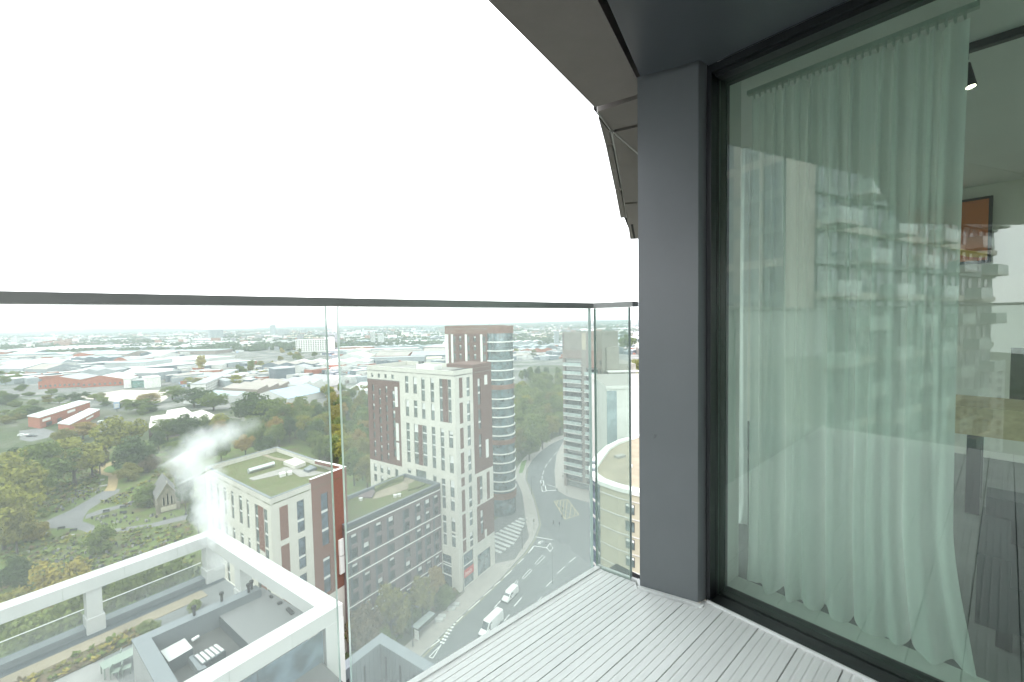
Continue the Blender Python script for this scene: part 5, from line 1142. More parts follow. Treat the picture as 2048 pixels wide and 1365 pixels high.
for r in range(14):
    for c in range(4): mb.abox(wx - 8.5 + 2.2 * c, wx - 7.3 + 2.2 * c, wy, wy + .1, 5 + 3.1 * r, 6.7 + 3.1 * r, m_wfr); mb.abox(wx, wx + .1, wy - 13 + 3.2 * c, wy - 11.8 + 3.2 * c, 5 + 3.1 * r, 6.7 + 3.1 * r, m_wfr)
mb.build('window_row', ro2, kind='stuff')
# ================================================================== TREES
def leaf_mat(name, col, var=.3):
    m = bpy.data.materials.new(name); m.use_nodes = True; t = m.node_tree; t.nodes.clear()
    o = N(t, 'ShaderNodeOutputMaterial'); g = N(t, 'ShaderNodeNewGeometry'); oi = N(t, 'ShaderNodeObjectInfo'); mm = N(t, 'ShaderNodeMath', operation='MULTIPLY'); mm.inputs[1].default_value = .3
    ad = N(t, 'ShaderNodeMath', operation='MULTIPLY_ADD'); ad.inputs[1].default_value = .7
    r = N(t, 'ShaderNodeValToRGB'); e = r.color_ramp.elements; e[0].position = 0; e[0].color = (*[c * (1 - var) for c in col], 1); e[1].position = 1; e[1].color = (col[0] * (1 + var * 1.3), col[1] * (1 + var), col[2] * (1 + var * .5), 1)
    df = N(t, 'ShaderNodeBsdfDiffuse'); tl = N(t, 'ShaderNodeBsdfTranslucent'); mx = N(t, 'ShaderNodeMixShader'); mx.inputs[0].default_value = .28
    t.links.new(oi.outputs['Random'], mm.inputs[0]); t.links.new(g.outputs['Random Per Island'], ad.inputs[0]); t.links.new(mm.outputs[0], ad.inputs[2]); t.links.new(ad.outputs[0], r.inputs[0])
    t.links.new(r.outputs[0], df.inputs[0]); t.links.new(r.outputs[0], tl.inputs[0]); t.links.new(df.outputs[0], mx.inputs[1]); t.links.new(tl.outputs[0], mx.inputs[2]); t.links.new(mx.outputs[0], o.inputs[0]); return m
LM = dict(green=leaf_mat('green_leaves', (.125, .172, .050)), yellowgreen=leaf_mat('yellow_green_leaves', (.235, .245, .06)), olive=leaf_mat('olive_leaves', (.185, .185, .060)), dark=leaf_mat('dark_green_leaves', (.072, .108, .048)),
          orange=leaf_mat('orange_leaves', (.27, .205, .07)), yellow=leaf_mat('yellow_leaves', (.31, .27, .075)), pale=leaf_mat('pale_green_leaves', (.175, .222, .078)), brown=leaf_mat('brown_leaves', (.17, .14, .09)))
m_bark = mat('bark', (.09, .075, .06), rough=.95, var=.2, scale=2)
def crown_mesh(seed, kind):
    """unit tree (height 1, crown about .8 wide): leaf clumps spread through the crown"""
    rd = random.Random(seed); V, F = [], []; clumps = []
    nC = {'broad': 46, 'oval': 36, 'yew': 40, 'bush': 26, 'cone': 40}[kind]
    while len(clumps) < nC:
        u = Vector((rd.gauss(0, 1), rd.gauss(0, 1), rd.gauss(0, 1))).normalized() * (rd.random() ** .30)
        if kind == 'broad': c = Vector((u.x * .38, u.y * .38, .60 + u.z * .34)); r = rd.uniform(.075, .15)
        elif kind == 'oval': c = Vector((u.x * .30, u.y * .30, .58 + u.z * .38)); r = rd.uniform(.07, .13)
        elif kind == 'bush': c = Vector((u.x * .40, u.y * .40, .40 + u.z * .40)); r = rd.uniform(.12, .2)
        elif kind == 'cone': z = rd.random() ** 1.2; a = rd.uniform(0, 6.28); q = (1 - z) * .30 + .03; c = Vector((math.cos(a) * q, math.sin(a) * q, .10 + z * .85)); r = rd.uniform(.05, .11)
        else: c = Vector((u.x * .36, u.y * .36, .50 + u.z * .42)); r = rd.uniform(.09, .16)
        if kind == 'broad' and c.z < .30 + .5 * (c.x ** 2 + c.y ** 2): continue
        clumps.append((c, r))
    for c, r in clumps:
        n = int(70 * (r / .11) ** 2)
        for _ in range(n):
            d = Vector((rd.gauss(0, 1), rd.gauss(0, 1), rd.gauss(.25, .9))).normalized(); p = c + Vector((d.x * r, d.y * r, d.z * r * .85)) * rd.uniform(.72, 1.08)
            nr = (d + Vector((rd.gauss(0, .5), rd.gauss(0, .5), rd.gauss(.3, .5)))).normalized(); a = nr.orthogonal().normalized(); b = nr.cross(a); t = rd.uniform(0, 6.28); a, b = a * math.cos(t) + b * math.sin(t), b * math.cos(t) - a * math.sin(t)
            s = rd.uniform(.018, .036); i = len(V); V += [tuple(p - a * s), tuple(p + b * s * .7), tuple(p + a * s), tuple(p - b * s * .7)]; F.append((i, i + 1, i + 2, i + 3))
    me = bpy.data.meshes.new('crown'); me.from_pydata(V, [], F); me.materials.append(LM['green']); me.update(); return me, clumps
def trunk_mesh(seed, clumps, kind):
    rd = random.Random(seed); mb = MB(); top = .55 if kind != 'bush' else .2; mb.tube((0, 0, -.01), (.01, 0, top * .55), .028, m_bark, r1=.02, n=7); mb.tube((.01, 0, top * .55), (0, .01, top + .2), .02, m_bark, r1=.006, n=6)
    for c, r in rd.sample(clumps, 8):
        s = Vector((.005, 0, rd.uniform(.3, .6) * top * 1.2)); mb.tube(s, s.lerp(c, .85), .010, m_bark, r1=.003, n=5)
    me = bpy.data.meshes.new('trunk'); me.from_pydata(mb.v, [], mb.f); me.materials.append(m_bark); me.update(); return me
TM = {}
for kd, sds in (('broad', (1, 2, 3, 4)), ('oval', (5, 6)), ('yew', (7,)), ('bush', (8, 9)), ('cone', (10,))):
    TM[kd] = []
    for s in sds: cm, cl = crown_mesh(s, kd); TM[kd].append((cm, trunk_mesh(s + 50, cl, kd)))
rt_ = random.Random(77)
def tree(X, Y, h, w_, colr, kind='broad', label='', group=None, name='tree'):
    o = thing(name, label, 'tree' if kind != 'bush' else 'bush', (X, Y, 0), rt_.uniform(0, 6.28), group); o.scale = (w_ / .92, w_ / .92, h)
    cm, tm = rt_.choice(TM[kind]); c = link('crown', cm, o, (0, 0, 0)); c.material_slots[0].link = 'OBJECT'; c.material_slots[0].material = LM[colr]; link('trunk', tm, o, (0, 0, 0)); return o
def ptree(x, yb, yt, wpx, colr, kind='broad', label='', name='tree'):
    p = at(x, yb); h = max(2, atd(x, yt, p.y).z); return tree(p.x, p.y, h, wpx * p.y / FPX, colr, kind, label, None, name)
for a in [
    (150, 968, 872, 112, 'yellowgreen', 'broad', 'largest yellow green tree beside the cemetery, left of the sandy path'), (92, 990, 880, 112, 'green', 'broad', 'green tree left of the largest yellow green cemetery tree'), (185, 955, 880, 62, 'yellowgreen', 'oval', 'yellow green tree tucked behind the largest cemetery tree'), (55, 965, 893, 92, 'yellowgreen', 'broad', 'yellow green tree at the back of the left cemetery clump'),
    (200, 950, 890, 40, 'brown', 'oval', 'thin brownish tree at the right end of the cemetery clump'), (25, 1045, 918, 128, 'yellowgreen', 'broad', 'big yellow green tree at the left end of the tarmac path'), (78, 1012, 930, 74, 'green', 'oval', 'green tree just above the left end of the tarmac path'), (8, 1100, 968, 120, 'yellowgreen', 'broad', 'yellow green tree below the left end of the tarmac path'), (35, 1108, 1010, 72, 'olive', 'broad', 'olive tree in front of the yellow green trees by the path'),
    (70, 1080, 1035, 44, 'yellow', 'bush', 'small yellow bush at the end of the tarmac path'), (243, 912, 826, 92, 'yellowgreen', 'broad', 'round golden green tree in front of the brick depot'), (212, 915, 862, 36, 'dark', 'oval', 'small dark tree left of the round golden green tree'), (268, 948, 866, 84, 'dark', 'yew', 'broad dark yew above the curve of the sandy path'), (256, 962, 922, 46, 'olive', 'bush', 'olive bush beside the sandy path'), (298, 945, 905, 40, 'brown', 'bush', 'brownish bush right of the dark yew'),
    (204, 1106, 1046, 62, 'green', 'yew', 'round clipped bush on the lawn under the path fork'), (166, 880, 843, 56, 'orange', 'broad', 'orange tree beside the brick depot'), (130, 890, 858, 44, 'olive', 'broad', 'olive tree at the depot yard edge'), (335, 885, 836, 56, 'green', 'broad', 'green tree at the foot of the pale roofed hall'), (372, 884, 830, 62, 'dark', 'broad', 'dark tree standing before the pale roofed hall'), (408, 872, 828, 40, 'green', 'oval', 'narrow green tree in the notch of the pale roofed hall'),
    (440, 868, 826, 52, 'yellowgreen', 'oval', 'yellow green tree right of the pale roofed hall'), (388, 815, 776, 72, 'dark', 'broad', 'dark tree left of the pale blue grey workshop'), (428, 822, 784, 62, 'green', 'broad', 'green tree in front of the pale blue grey workshop'), (300, 812, 786, 44, 'orange', 'broad', 'orange tree on the rubble edge'), (282, 825, 798, 58, 'green', 'broad', 'green tree left of the orange tree on the rubble edge'), (345, 800, 772, 46, 'green', 'broad', 'green tree right of the orange tree on the rubble edge'),
    (505, 862, 786, 84, 'dark', 'broad', 'tall dark tree at the left end of the central wood'), (462, 868, 838, 50, 'green', 'broad', 'green tree where the steam drifts past'), (548, 868, 796, 74, 'green', 'broad', 'green tree beside the tall dark tree of the central wood'),
    (404, 747, 709, 26, 'yellow', 'oval', 'yellow tree against the white warehouse roof'), (310, 870, 845, 30, 'green', 'oval', 'small green tree at the left corner of the pale roofed hall'), (40, 940, 890, 60, 'dark', 'oval', 'dark tree at the left rear of the cemetery'),
    (1254, 706, 670, 40, 'green', 'broad', 'round green tree right of the balcony tower'), (1276, 778, 716, 34, 'yellowgreen', 'broad', 'yellow green tree glimpsed beside the column'),
    (783, 1290, 1172, 84, 'olive', 'broad', 'olive street tree in front of the grey brown brick block'), (846, 1246, 1146, 66, 'olive', 'oval', 'thin olive street tree next to the bus shelter'), (874, 1205, 1124, 46, 'orange', 'oval', 'orange street tree by the shop corner'), (735, 1330, 1210, 84, 'brown', 'broad', 'brownish street tree at the near end of the brick block'), (893, 1214, 1166, 44, 'green', 'bush', 'green shrub at the foot of the orange street tree'), (820, 1262, 1195, 50, 'green', 'bush', 'green shrub between the olive street trees'), (712, 1300, 1235, 46, 'green', 'broad', 'green street tree next to the panel joint'), (765, 1330, 1250, 60, 'green', 'bush', 'green shrub above the zinc roof edge'),
    (112, 1255, 1118, 118, 'yellow', 'broad', 'yellow tree just above the white roof beam'), (28, 1330, 1180, 120, 'olive', 'broad', 'olive tree at the left behind the white roof beam'), (165, 1370, 1175, 150, 'pale', 'broad', 'large pale green tree behind the white roof beam, left of the post'), (262, 1330, 1128, 122, 'green', 'broad', 'large green tree behind the beam, right of the post'), (335, 1290, 1118, 112, 'green', 'broad', 'green tree behind the beam nearing the brown wall'), (378, 1250, 1128, 74, 'dark', 'oval', 'dark tree against the brown wall behind the beam'),
    (75, 1450, 1225, 150, 'pale', 'broad', 'pale green tree rising over the terrace railing'), (-10, 1400, 1230, 120, 'green', 'broad', 'green tree at the left end of the terrace railing'), (220, 1440, 1240, 120, 'green', 'broad', 'green tree low behind the terrace post'), (310, 1390, 1200, 110, 'dark', 'broad', 'dark tree low behind the terrace railing'), (370, 1350, 1190, 80, 'green', 'oval', 'green tree low beside the far frame corner'), (150, 1215, 1165, 60, 'dark', 'bush', 'dark bush at the lawn edge above the beam'), (190, 1190, 1150, 50, 'dark', 'bush', 'second dark bush at the lawn edge above the beam'), (30, 1180, 1105, 60, 'dark', 'bush', 'dark bush left of the yellow tree'),
    (300, 1010, 962, 52, 'green', 'bush', 'round green bush behind the dark car'), (372, 1030, 930, 40, 'dark', 'oval', 'dark tree right of the stone chapel'), (398, 1075, 990, 44, 'dark', 'oval', 'dark tree in the steam beside the cream block'), (352, 968, 918, 50, 'olive', 'oval', 'olive tree behind the chapel roof')]:
    ptree(*a)
def inside(x, y, P):
    r = False
    for (a, b), (c, d) in zip(P, P[1:] + P[:1]):
        if (b > y) != (d > y) and x < (c - a) * (y - b) / (d - b) + a: r = not r
    return r
def wood(P, n, hr, wr, cols, label, group, kinds=('broad', 'broad', 'oval'), gap=.6, name='tree'):
    xs, ys = [p[0] for p in P], [p[1] for p in P]; done = []; tries = 0
    while len(done) < n and tries < n * 40:
        tries += 1; x, y = rt_.uniform(min(xs), max(xs)), rt_.uniform(min(ys), max(ys))
        if not inside(x, y, P): continue
        p = at(x, y); w_ = rt_.uniform(*wr)
        if any((p - q).length < gap * (w_ + r) / 2 for q, r in done): continue
        done.append((p, w_)); co, kn = rt_.choice(cols), rt_.choice(kinds)
        fx, fy = (x - min(xs)) / (max(xs) - min(xs)), (y - min(ys)) / (max(ys) - min(ys)); pos = ['far', 'middle', 'near'][min(2, int(fy * 3))] + ' ' + ['left', 'centre left', 'centre', 'centre right', 'right'][min(4, int(fx * 5))]
        tree(p.x, p.y, rt_.uniform(*hr), w_, co, kn, f'{CW[co]} {KW[kn]} {pos} in {label}', group, name)
CW = dict(green='green', yellowgreen='yellow green', olive='olive', dark='dark green', orange='orange', yellow='yellow', pale='pale green', brown='brownish'); KW = dict(broad='spreading tree', oval='upright tree', bush='low bush', cone='pointed tree', yew='dense tree')
wood([(475, 885), (520, 850), (560, 835), (640, 825), (735, 815), (742, 905), (735, 985), (700, 985), (690, 950), (560, 900)], 74, (11, 17), (9, 14), ['green', 'green', 'dark', 'pale', 'pale', 'olive', 'yellowgreen', 'green', 'olive', 'orange'], 'the central wood', 'trees of the central wood', gap=.45)
wood([(1026, 815), (1050, 775), (1128, 768), (1128, 880), (1104, 888), (1080, 905), (1062, 925), (1050, 948), (1026, 935)], 62, (12, 17), (9, 14), ['green', 'pale', 'pale', 'yellowgreen', 'olive', 'green'], 'the wood beyond the road bend', 'trees of the wood beyond the road', gap=.45)
wood([(1030, 772), (1040, 756), (1110, 750), (1128, 764), (1080, 768)], 12, (12, 17), (8, 11), ['dark', 'dark', 'green'], 'the dark row behind the road wood', 'dark trees beyond the road wood', ('oval', 'cone'))
wood([(-15, 775), (75, 768), (170, 792), (250, 806), (320, 815), (290, 835), (245, 822), (190, 812), (110, 832), (40, 850), (-15, 862)], 42, (4, 8), (7, 14), ['green', 'pale', 'olive', 'dark', 'green'], 'the scrub behind the depot', 'scrub trees behind the depot', ('bush', 'broad', 'bush'), .5)
wood([(462, 748), (520, 712), (570, 702), (650, 698), (640, 712), (585, 735), (520, 762), (470, 762)], 30, (8, 14), (9, 15), ['yellowgreen', 'green', 'olive', 'pale', 'yellow'], 'the tree belt crossing the estate', 'tree belt across the estate')
wood([(-15, 760), (40, 748), (60, 765), (0, 780)], 10, (7, 12), (9, 14), ['green', 'pale'], 'the clump left of the scrub', 'trees at the far left')
wood([(300, 905), (480, 872), (560, 905), (520, 925), (420, 930), (330, 935)], 12, (9, 14), (8, 12), ['green', 'dark', 'green', 'orange'], 'the trees behind the green roofed block', 'trees behind the green roofed block')
wood([(640, 790), (735, 775), (735, 812), (650, 822)], 10, (10, 15), (9, 13), ['olive', 'green', 'yellowgreen'], 'the clump below the workshop', 'trees below the workshop')
for (x0, x1, y, n, wh) in ((0, 330, 735, 6, 'among the left hand sheds'), (200, 460, 705, 5, 'among the far left sheds'), (330, 480, 776, 6, 'beside the terrace of flats'), (650, 735, 700, 3, 'near the panel joint'), (1030, 1125, 727, 5, 'between the brown tower and the balcony tower'), (1205, 1280, 690, 3, 'right of the balcony tower'), (760, 890, 690, 3, 'above the cream tower')):
    for k in range(n):
        x = rt_.uniform(x0, x1); p = at(x, y - .019 * (x - 300) + rt_.uniform(-7, 7)); co = rt_.choice(['green', 'dark', 'olive', 'yellowgreen']); tree(p.x, p.y, rt_.uniform(8, 14), rt_.uniform(9, 17), co, 'broad', f'{CW[co]} tree standing alone {wh}', 'scattered trees of the estate')
# undergrowth on the cemetery lawn and along the D-block bed
mb = MB(); ru = random.Random(4)
def tuft(X, Y, s, m):
    for _ in range(9):
        a = ru.uniform(0, 6.28); l = Vector((math.cos(a), math.sin(a), ru.uniform(.1, 1.1))) * s; b = Vector((-math.sin(a), math.cos(a), 0)) * s * .4; p = Vector((X, Y, .02)); mb.poly([p - b * .4, p + l * .6 - b, p + l, p + l * .6 + b], m)
P1 = [(0, 1100), (60, 1060), (160, 1070), (385, 1042), (390, 1110), (380, 1180), (0, 1300)]; P2 = [(80, 1040), (190, 985), (200, 960), (190, 900), (110, 930), (60, 1000)]; P3 = [(200, 1005), (300, 960), (320, 920), (390, 900), (390, 1010), (300, 1020)]
for P, n in ((P1, 1500), (P2, 600), (P3, 500)):
    xs, ys = [p[0] for p in P], [p[1] for p in P]; k = 0
    while k < n:
        x, y = ru.uniform(min(xs), max(xs)), ru.uniform(min(ys), max(ys))
        if not inside(x, y, P): continue
        p = at(x, y); k += 1; tuft(p.x, p.y, ru.uniform(.3, 1.0) * (1 if ru.random() > .08 else 1.8), LM[ru.choice(['green', 'olive', 'pale', 'pale', 'yellowgreen', 'brown'])])
mb.build('undergrowth', None, kind='stuff')
mb = MB()
for _ in range(500): a = ru.uniform(-24, 0); tuft(*(D1 + hv(215.5) * -a * 1.0 + hv(125) * ru.uniform(.4, 5.5))[:2], ru.uniform(.4, 1.2), LM[ru.choice(['green', 'olive', 'dark', 'brown'])])
mb.build('shrub_bed', None, kind='stuff')
mb = MB()
for _ in range(700): p = TP(ru.uniform(-40, -6), TB - ru.uniform(3.2, 4.95), 0); n0 = len(mb.v); tuft(p.x, p.y, ru.uniform(.12, .32), LM[ru.choice(['olive', 'brown', 'green', 'yellow'])]); mb.v[n0:] = [(x, y, z + ZTr + .1) for x, y, z in mb.v[n0:]]
mb.build('bed_plants', None, kind='stuff')
for px, py, w_, lab in ((296, 1256, 1.5, 'domed green bush on the terrace beside the plant wall'), (391, 1212, 1.1, 'smaller domed bush on the terrace near the far frame corner')):
    p = at(px, py, ZTr + .4); o = tree(p.x, p.y, 1.0, w_, 'pale', 'bush', lab, None, 'bush'); o.location.z = ZTr + .02
# ================================================================== SMALL THINGS: vehicles, street furniture, people, graves, chapel
m_vw = mat('white_vehicle_paint', (.74, .74, .72), rough=.3, var=.03, scale=1, spec=.5); m_cb = mat('black_vehicle_paint', (.03, .033, .04), rough=.25, var=.05, spec=.6); m_tyre = mat('tyre_rubber', (.02, .02, .02), rough=.8); m_rim = mat('wheel_rim', (.4, .4, .4), rough=.4, metal=.5); m_vg = window_glass('vehicle_glass', (.05, .07, .075), rough=.1); m_hl = mat('headlight', (.7, .7, .68), rough=.2); m_tl = mat('tail_light', (.4, .03, .02), rough=.3); m_vr = mat('van_roof_rib', (.60, .60, .58), rough=.4)
def loft(mb, secs, m):
    """closed body from rounded-rectangle sections (x, zb, zt, half width bottom, half width top)"""
    R_ = []
    for x, zb, zt, wb, wt in secs:
        h = zt - zb; r = min(.16, h * .25, wt * .3)
        ring_ = [(-wb + .05, zb), (wb - .05, zb), (wb, zb + .08), (wb, zb + h * .45), (wt, zt - r), (wt - r, zt), (-wt + r, zt), (-wt, zt - r), (-wb, zb + h * .45), (-wb, zb + .08)]
        R_.append([(x, y, z) for y, z in ring_])
    for a, b in zip(R_, R_[1:]):
        n = len(a)
        for k in range(n): mb.poly([a[k], a[(k + 1) % n], b[(k + 1) % n], b[k]], m)
    mb.poly(R_[0][::-1], m); mb.poly(R_[-1], m)
def vehicle(name, label, cat, p, hd, secs, glassq, wheels, m, L_, hw, roofz=None):
    rz = math.atan2(hv(hd).y, hv(hd).x); o = thing(name, label, cat, p, rz)
    mb = MB(); loft(mb, secs, m); mb.build('body', o, rel=False, smooth=False)
    for nm, q in glassq:
        mb = MB(); mb.poly([Vector(x) for x in q], m_vg); mb.build(nm, o, rel=False)
    for x in wheels:
        for s in (-1, 1):
            mb = MB(); mb.tube((x, s * (hw - .22), .33), (x, s * (hw + .01), .33), .33, m_tyre, n=14); wh = mb.build('wheel', o, rel=False)
            mb = MB(); mb.tube((x, s * (hw - .02), .33), (x, s * (hw + .02), .33), .19, m_rim, n=10); mb.build('rim', wh, rel=False)
    for s in (-1, 1):
        mb = MB(); mb.abox(L_ / 2 - .10, L_ / 2 + .015, s * (hw - .38) - .14, s * (hw - .38) + .14, .72, .92, m_hl); mb.build('headlight', o, rel=False)
        mb = MB(); mb.abox(-L_ / 2 - .015, -L_ / 2 + .05, s * (hw - .14) - .07, s * (hw - .14) + .07, .75, 1.1, m_tl); mb.build('tail_light', o, rel=False)
        mb = MB(); mb.abox(L_ * .22, L_ * .22 + .14, s * (hw + .11) - .11, s * (hw + .11) + .11, 1.15, 1.42, m_wfr); mb.build('mirror', o, rel=False)
    mb = MB(); mb.abox(L_ / 2 - .12, L_ / 2 + .05, -hw + .05, hw - .05, .32, .58, m_wfr); mb.build('bumper', o, rel=False)
    if roofz:
        mb = MB()
        for k in range(7): x = -L_ / 2 + .5 + k * (L_ * .62) / 6.5; mb.abox(x, x + .05, -hw + .28, hw - .28, roofz - .01, roofz + .025, m_vr)
        mb.build('roof_rib', o, rel=False, kind='stuff')
    return o
def van(label, p, hd, L_, H_, hw=1.0):
    f = L_ / 2; secs = [(-f, .45, H_ - .06, hw - .04, hw - .14), (-f + .25, .35, H_, hw, hw - .1), (f - 2.15, .35, H_, hw, hw - .1), (f - 1.85, .35, H_ - .08, hw, hw - .13), (f - 1.0, .35, 1.32, hw, hw - .14), (f - .9, .35, 1.22, hw, hw - .16), (f - .15, .36, 1.0, hw - .05, hw - .2), (f, .42, .85, hw - .14, hw - .3)]
    a, b = f - 1.80, f - 1.02; e = .02
    gq = [('windscreen', [(b + e, -hw + .22, 1.36), (b + e, hw - .22, 1.36), (a + e, hw - .24, H_ - .16), (a + e, -hw + .24, H_ - .16)])]
    for s in (-1, 1): gq.append(('side_window', [(a - .95, s * (hw - .005), 1.45), (b - .25, s * (hw - .005), 1.38), (a - .05, s * (hw - .085), H_ - .32), (a - .95, s * (hw - .085), H_ - .32)][::s]))
    gq.append(('rear_window', [(-f - .012, -hw + .2, 1.5), (-f - .012, hw - .2, 1.5), (-f - .012 + .0, hw - .24, 2.0), (-f - .012, -hw + .24, 2.0)]))
    return vehicle('van', label, 'van', p, hd, secs, gq, (f - 1.0, -f + 1.25), m_vw, L_, hw, H_)
vp = lambda x, y: Vector((at(x, y).x, at(x, y).y, .02))
v2a, v2b = vp(972, 1268), vp(999, 1240); van('long white delivery van with a high ribbed roof, nearest the balcony', (v2a + v2b) / 2 + Vector((-.4, -.6, 0)), 214, 7.0, 2.75, 1.03)
van('shorter white van following behind the long one', vp(1020, 1196), 213, 5.2, 2.1, .95)
def car(label, p, hd, m):
    L_, hw = 5.2, .9; f = L_ / 2; secs = [(-f, .45, .95, hw - .1, hw - .2), (-f + .2, .3, 1.1, hw, hw - .1), (-f + .5, .3, 1.42, hw, hw - .24), (.45, .3, 1.48, hw, hw - .22), (1.0, .3, 1.0, hw, hw - .12), (f - .2, .3, .88, hw - .04, hw - .16), (f, .4, .72, hw - .14, hw - .24)]
    gq = [('windscreen', [(1.0, -.62, 1.02), (1.0, .62, 1.02), (.5, .6, 1.44), (.5, -.6, 1.44)])] + [('side_window', [(-f + .6, s * .885, .96), (.9, s * .885, .94), (.4, s * .71, 1.38), (-f + .7, s * .71, 1.34)][::s]) for s in (-1, 1)]
    return vehicle('car', label, 'car', p, hd, secs, gq, (1.65, -1.6), m, L_, hw)
car('black car parked on the cemetery path by the chapel', vp(275, 1006) + UP * .0, 248, m_cb)
car('white car parked in the brick depot yard', vp(47, 872), 70, m_vw); car('dark car beside the white one in the depot yard', vp(64, 874), 80, m_cb)
for i, (x, y) in enumerate(((192, 852), (205, 845), (218, 837))): car(['blue grey car nearest on the road beside the depot', 'middle one of the cars parked beside the depot', 'farthest of the cars parked beside the depot'][i], vp(x, y), 50, [m_zinc, m_vw, m_cb][i])
# bus shelter
m_sh = mat('shelter_frame', (.12, .14, .14), rough=.5); m_shr = mat('shelter_roof', (.30, .34, .33), rough=.5, var=.06)
g_sh = glass('shelter_glass', (.80, .86, .84), 1.5, dirt=.06)
s4 = [at(*p, 2.6) for p in [(822, 1254), (859, 1223), (871, 1228), (835, 1260)]]; sh = thing('bus_shelter', 'grey roofed bus shelter on the pavement below the street trees', 'bus shelter', Vector((s4[0].x, s4[0].y, .126)))
mb = MB(); mb.prism(s4, 2.6, 2.72, m_sh, m_shr); mb.build('roof', sh)
for p in s4:
    c = sum(s4, Vector()) / 4; q = p + (c - p) * .06; mb = MB(); mb.tube((q.x, q.y, .126), (q.x, q.y, 2.6), .05, m_sh, n=6); mb.build('post', sh)
a, b = s4[0].lerp(s4[2], .03), s4[1].lerp(s4[3], .03); a.z = b.z = 0; mb = MB(); pane(mb, a, b, .3, 2.4, .02, g_sh, m_edge, hv(124)); mb.build('back_glass', sh)
d = (b - a).normalized(); mb = MB(); mb.box(a + d * .8 + hv(124) * .35 + UP * .55, d * 3.2, hv(124) * .3, UP * .06, m_sh); mb.build('bench', sh)
mb = MB(); q = s4[3].lerp(s4[0], .5); mb.box(Vector((q.x, q.y, .4)), hv(124) * 1.2, d * .12, UP * 1.9, m_blind); mb.build('timetable_panel', sh)
# street lamps, signals
m_post = mat('lamp_post_grey', (.10, .11, .11), rough=.5)
def lamp(label, px, py, h, hd):
    p = vp(px, py); p.z = .12; o = thing('street_lamp', label, 'street lamp', p, 0, 'street lamps'); mb = MB(); mb.tube(p, p + UP * 1.2, .12, m_post, n=8); mb.tube(p + UP * 1.2, p + UP * h, .075, m_post, r1=.045, n=8); mb.build('pole', o)
    mb = MB(); mb.tube(p + UP * h, p + UP * (h + .25) + hv(hd) * 1.4, .04, m_post, n=6); mb.build('arm', o); mb = MB(); mb.box(p + UP * (h + .2) + hv(hd) * 1.2 - hv(hd + 90) * .14, hv(hd) * .8, hv(hd + 90) * .28, UP * .1, m_post); mb.build('lamp_head', o)
lamp('tall street lamp at the plaza edge beside the road', 1044.5, 1099, 9, 124); lamp('street lamp in front of the shop corner', 927, 1184, 9, 124); lamp('street lamp beside the grass verge at the bend', 1054, 948, 8, 124); lamp('street lamp on the pavement below the balcony tower', 1134, 988, 8, 250); lamp('tall street lamp standing in the road island by the deck corner', 1105, 1168, 10, 300); lamp('street lamp at the near end of the bus stop pavement', 826, 1295, 9, 124); lamp('lamp at the far pavement of the road bend', 1063, 990, 7, 124)
def signal(label, px, py):
    p = vp(px, py); p.z = .12; o = thing('traffic_signal', label, 'traffic light', p, 0, 'traffic lights'); mb = MB(); mb.tube(p, p + UP * 2.6, .06, m_post, n=6); mb.build('pole', o); mb = MB(); q = p + UP * 2.5; mb.abox(q.x - .16, q.x + .16, q.y - .14, q.y + .14, q.z, q.z + .95, m_blk); sg1 = mb.build('signal_head', o)
    for k, mm in enumerate((mat('signal_green', (.05, .2, .1)), mat('signal_amber', (.3, .18, .03)), mat('signal_red', (.3, .03, .02)))): mb = MB(); mb.tube((q.x, q.y - .142, q.z + .2 + .28 * k), (q.x, q.y - .17, q.z + .2 + .28 * k), .09, mm, n=8); mb.build('signal_lens', sg1)
signal('traffic light on the pavement where the road bends', 1068, 1060); signal('traffic light at the yellow box corner', 1125, 1034); signal('traffic light by the stop line', 1126, 967); signal('traffic light on the pavement opposite the stop line', 1083, 985)
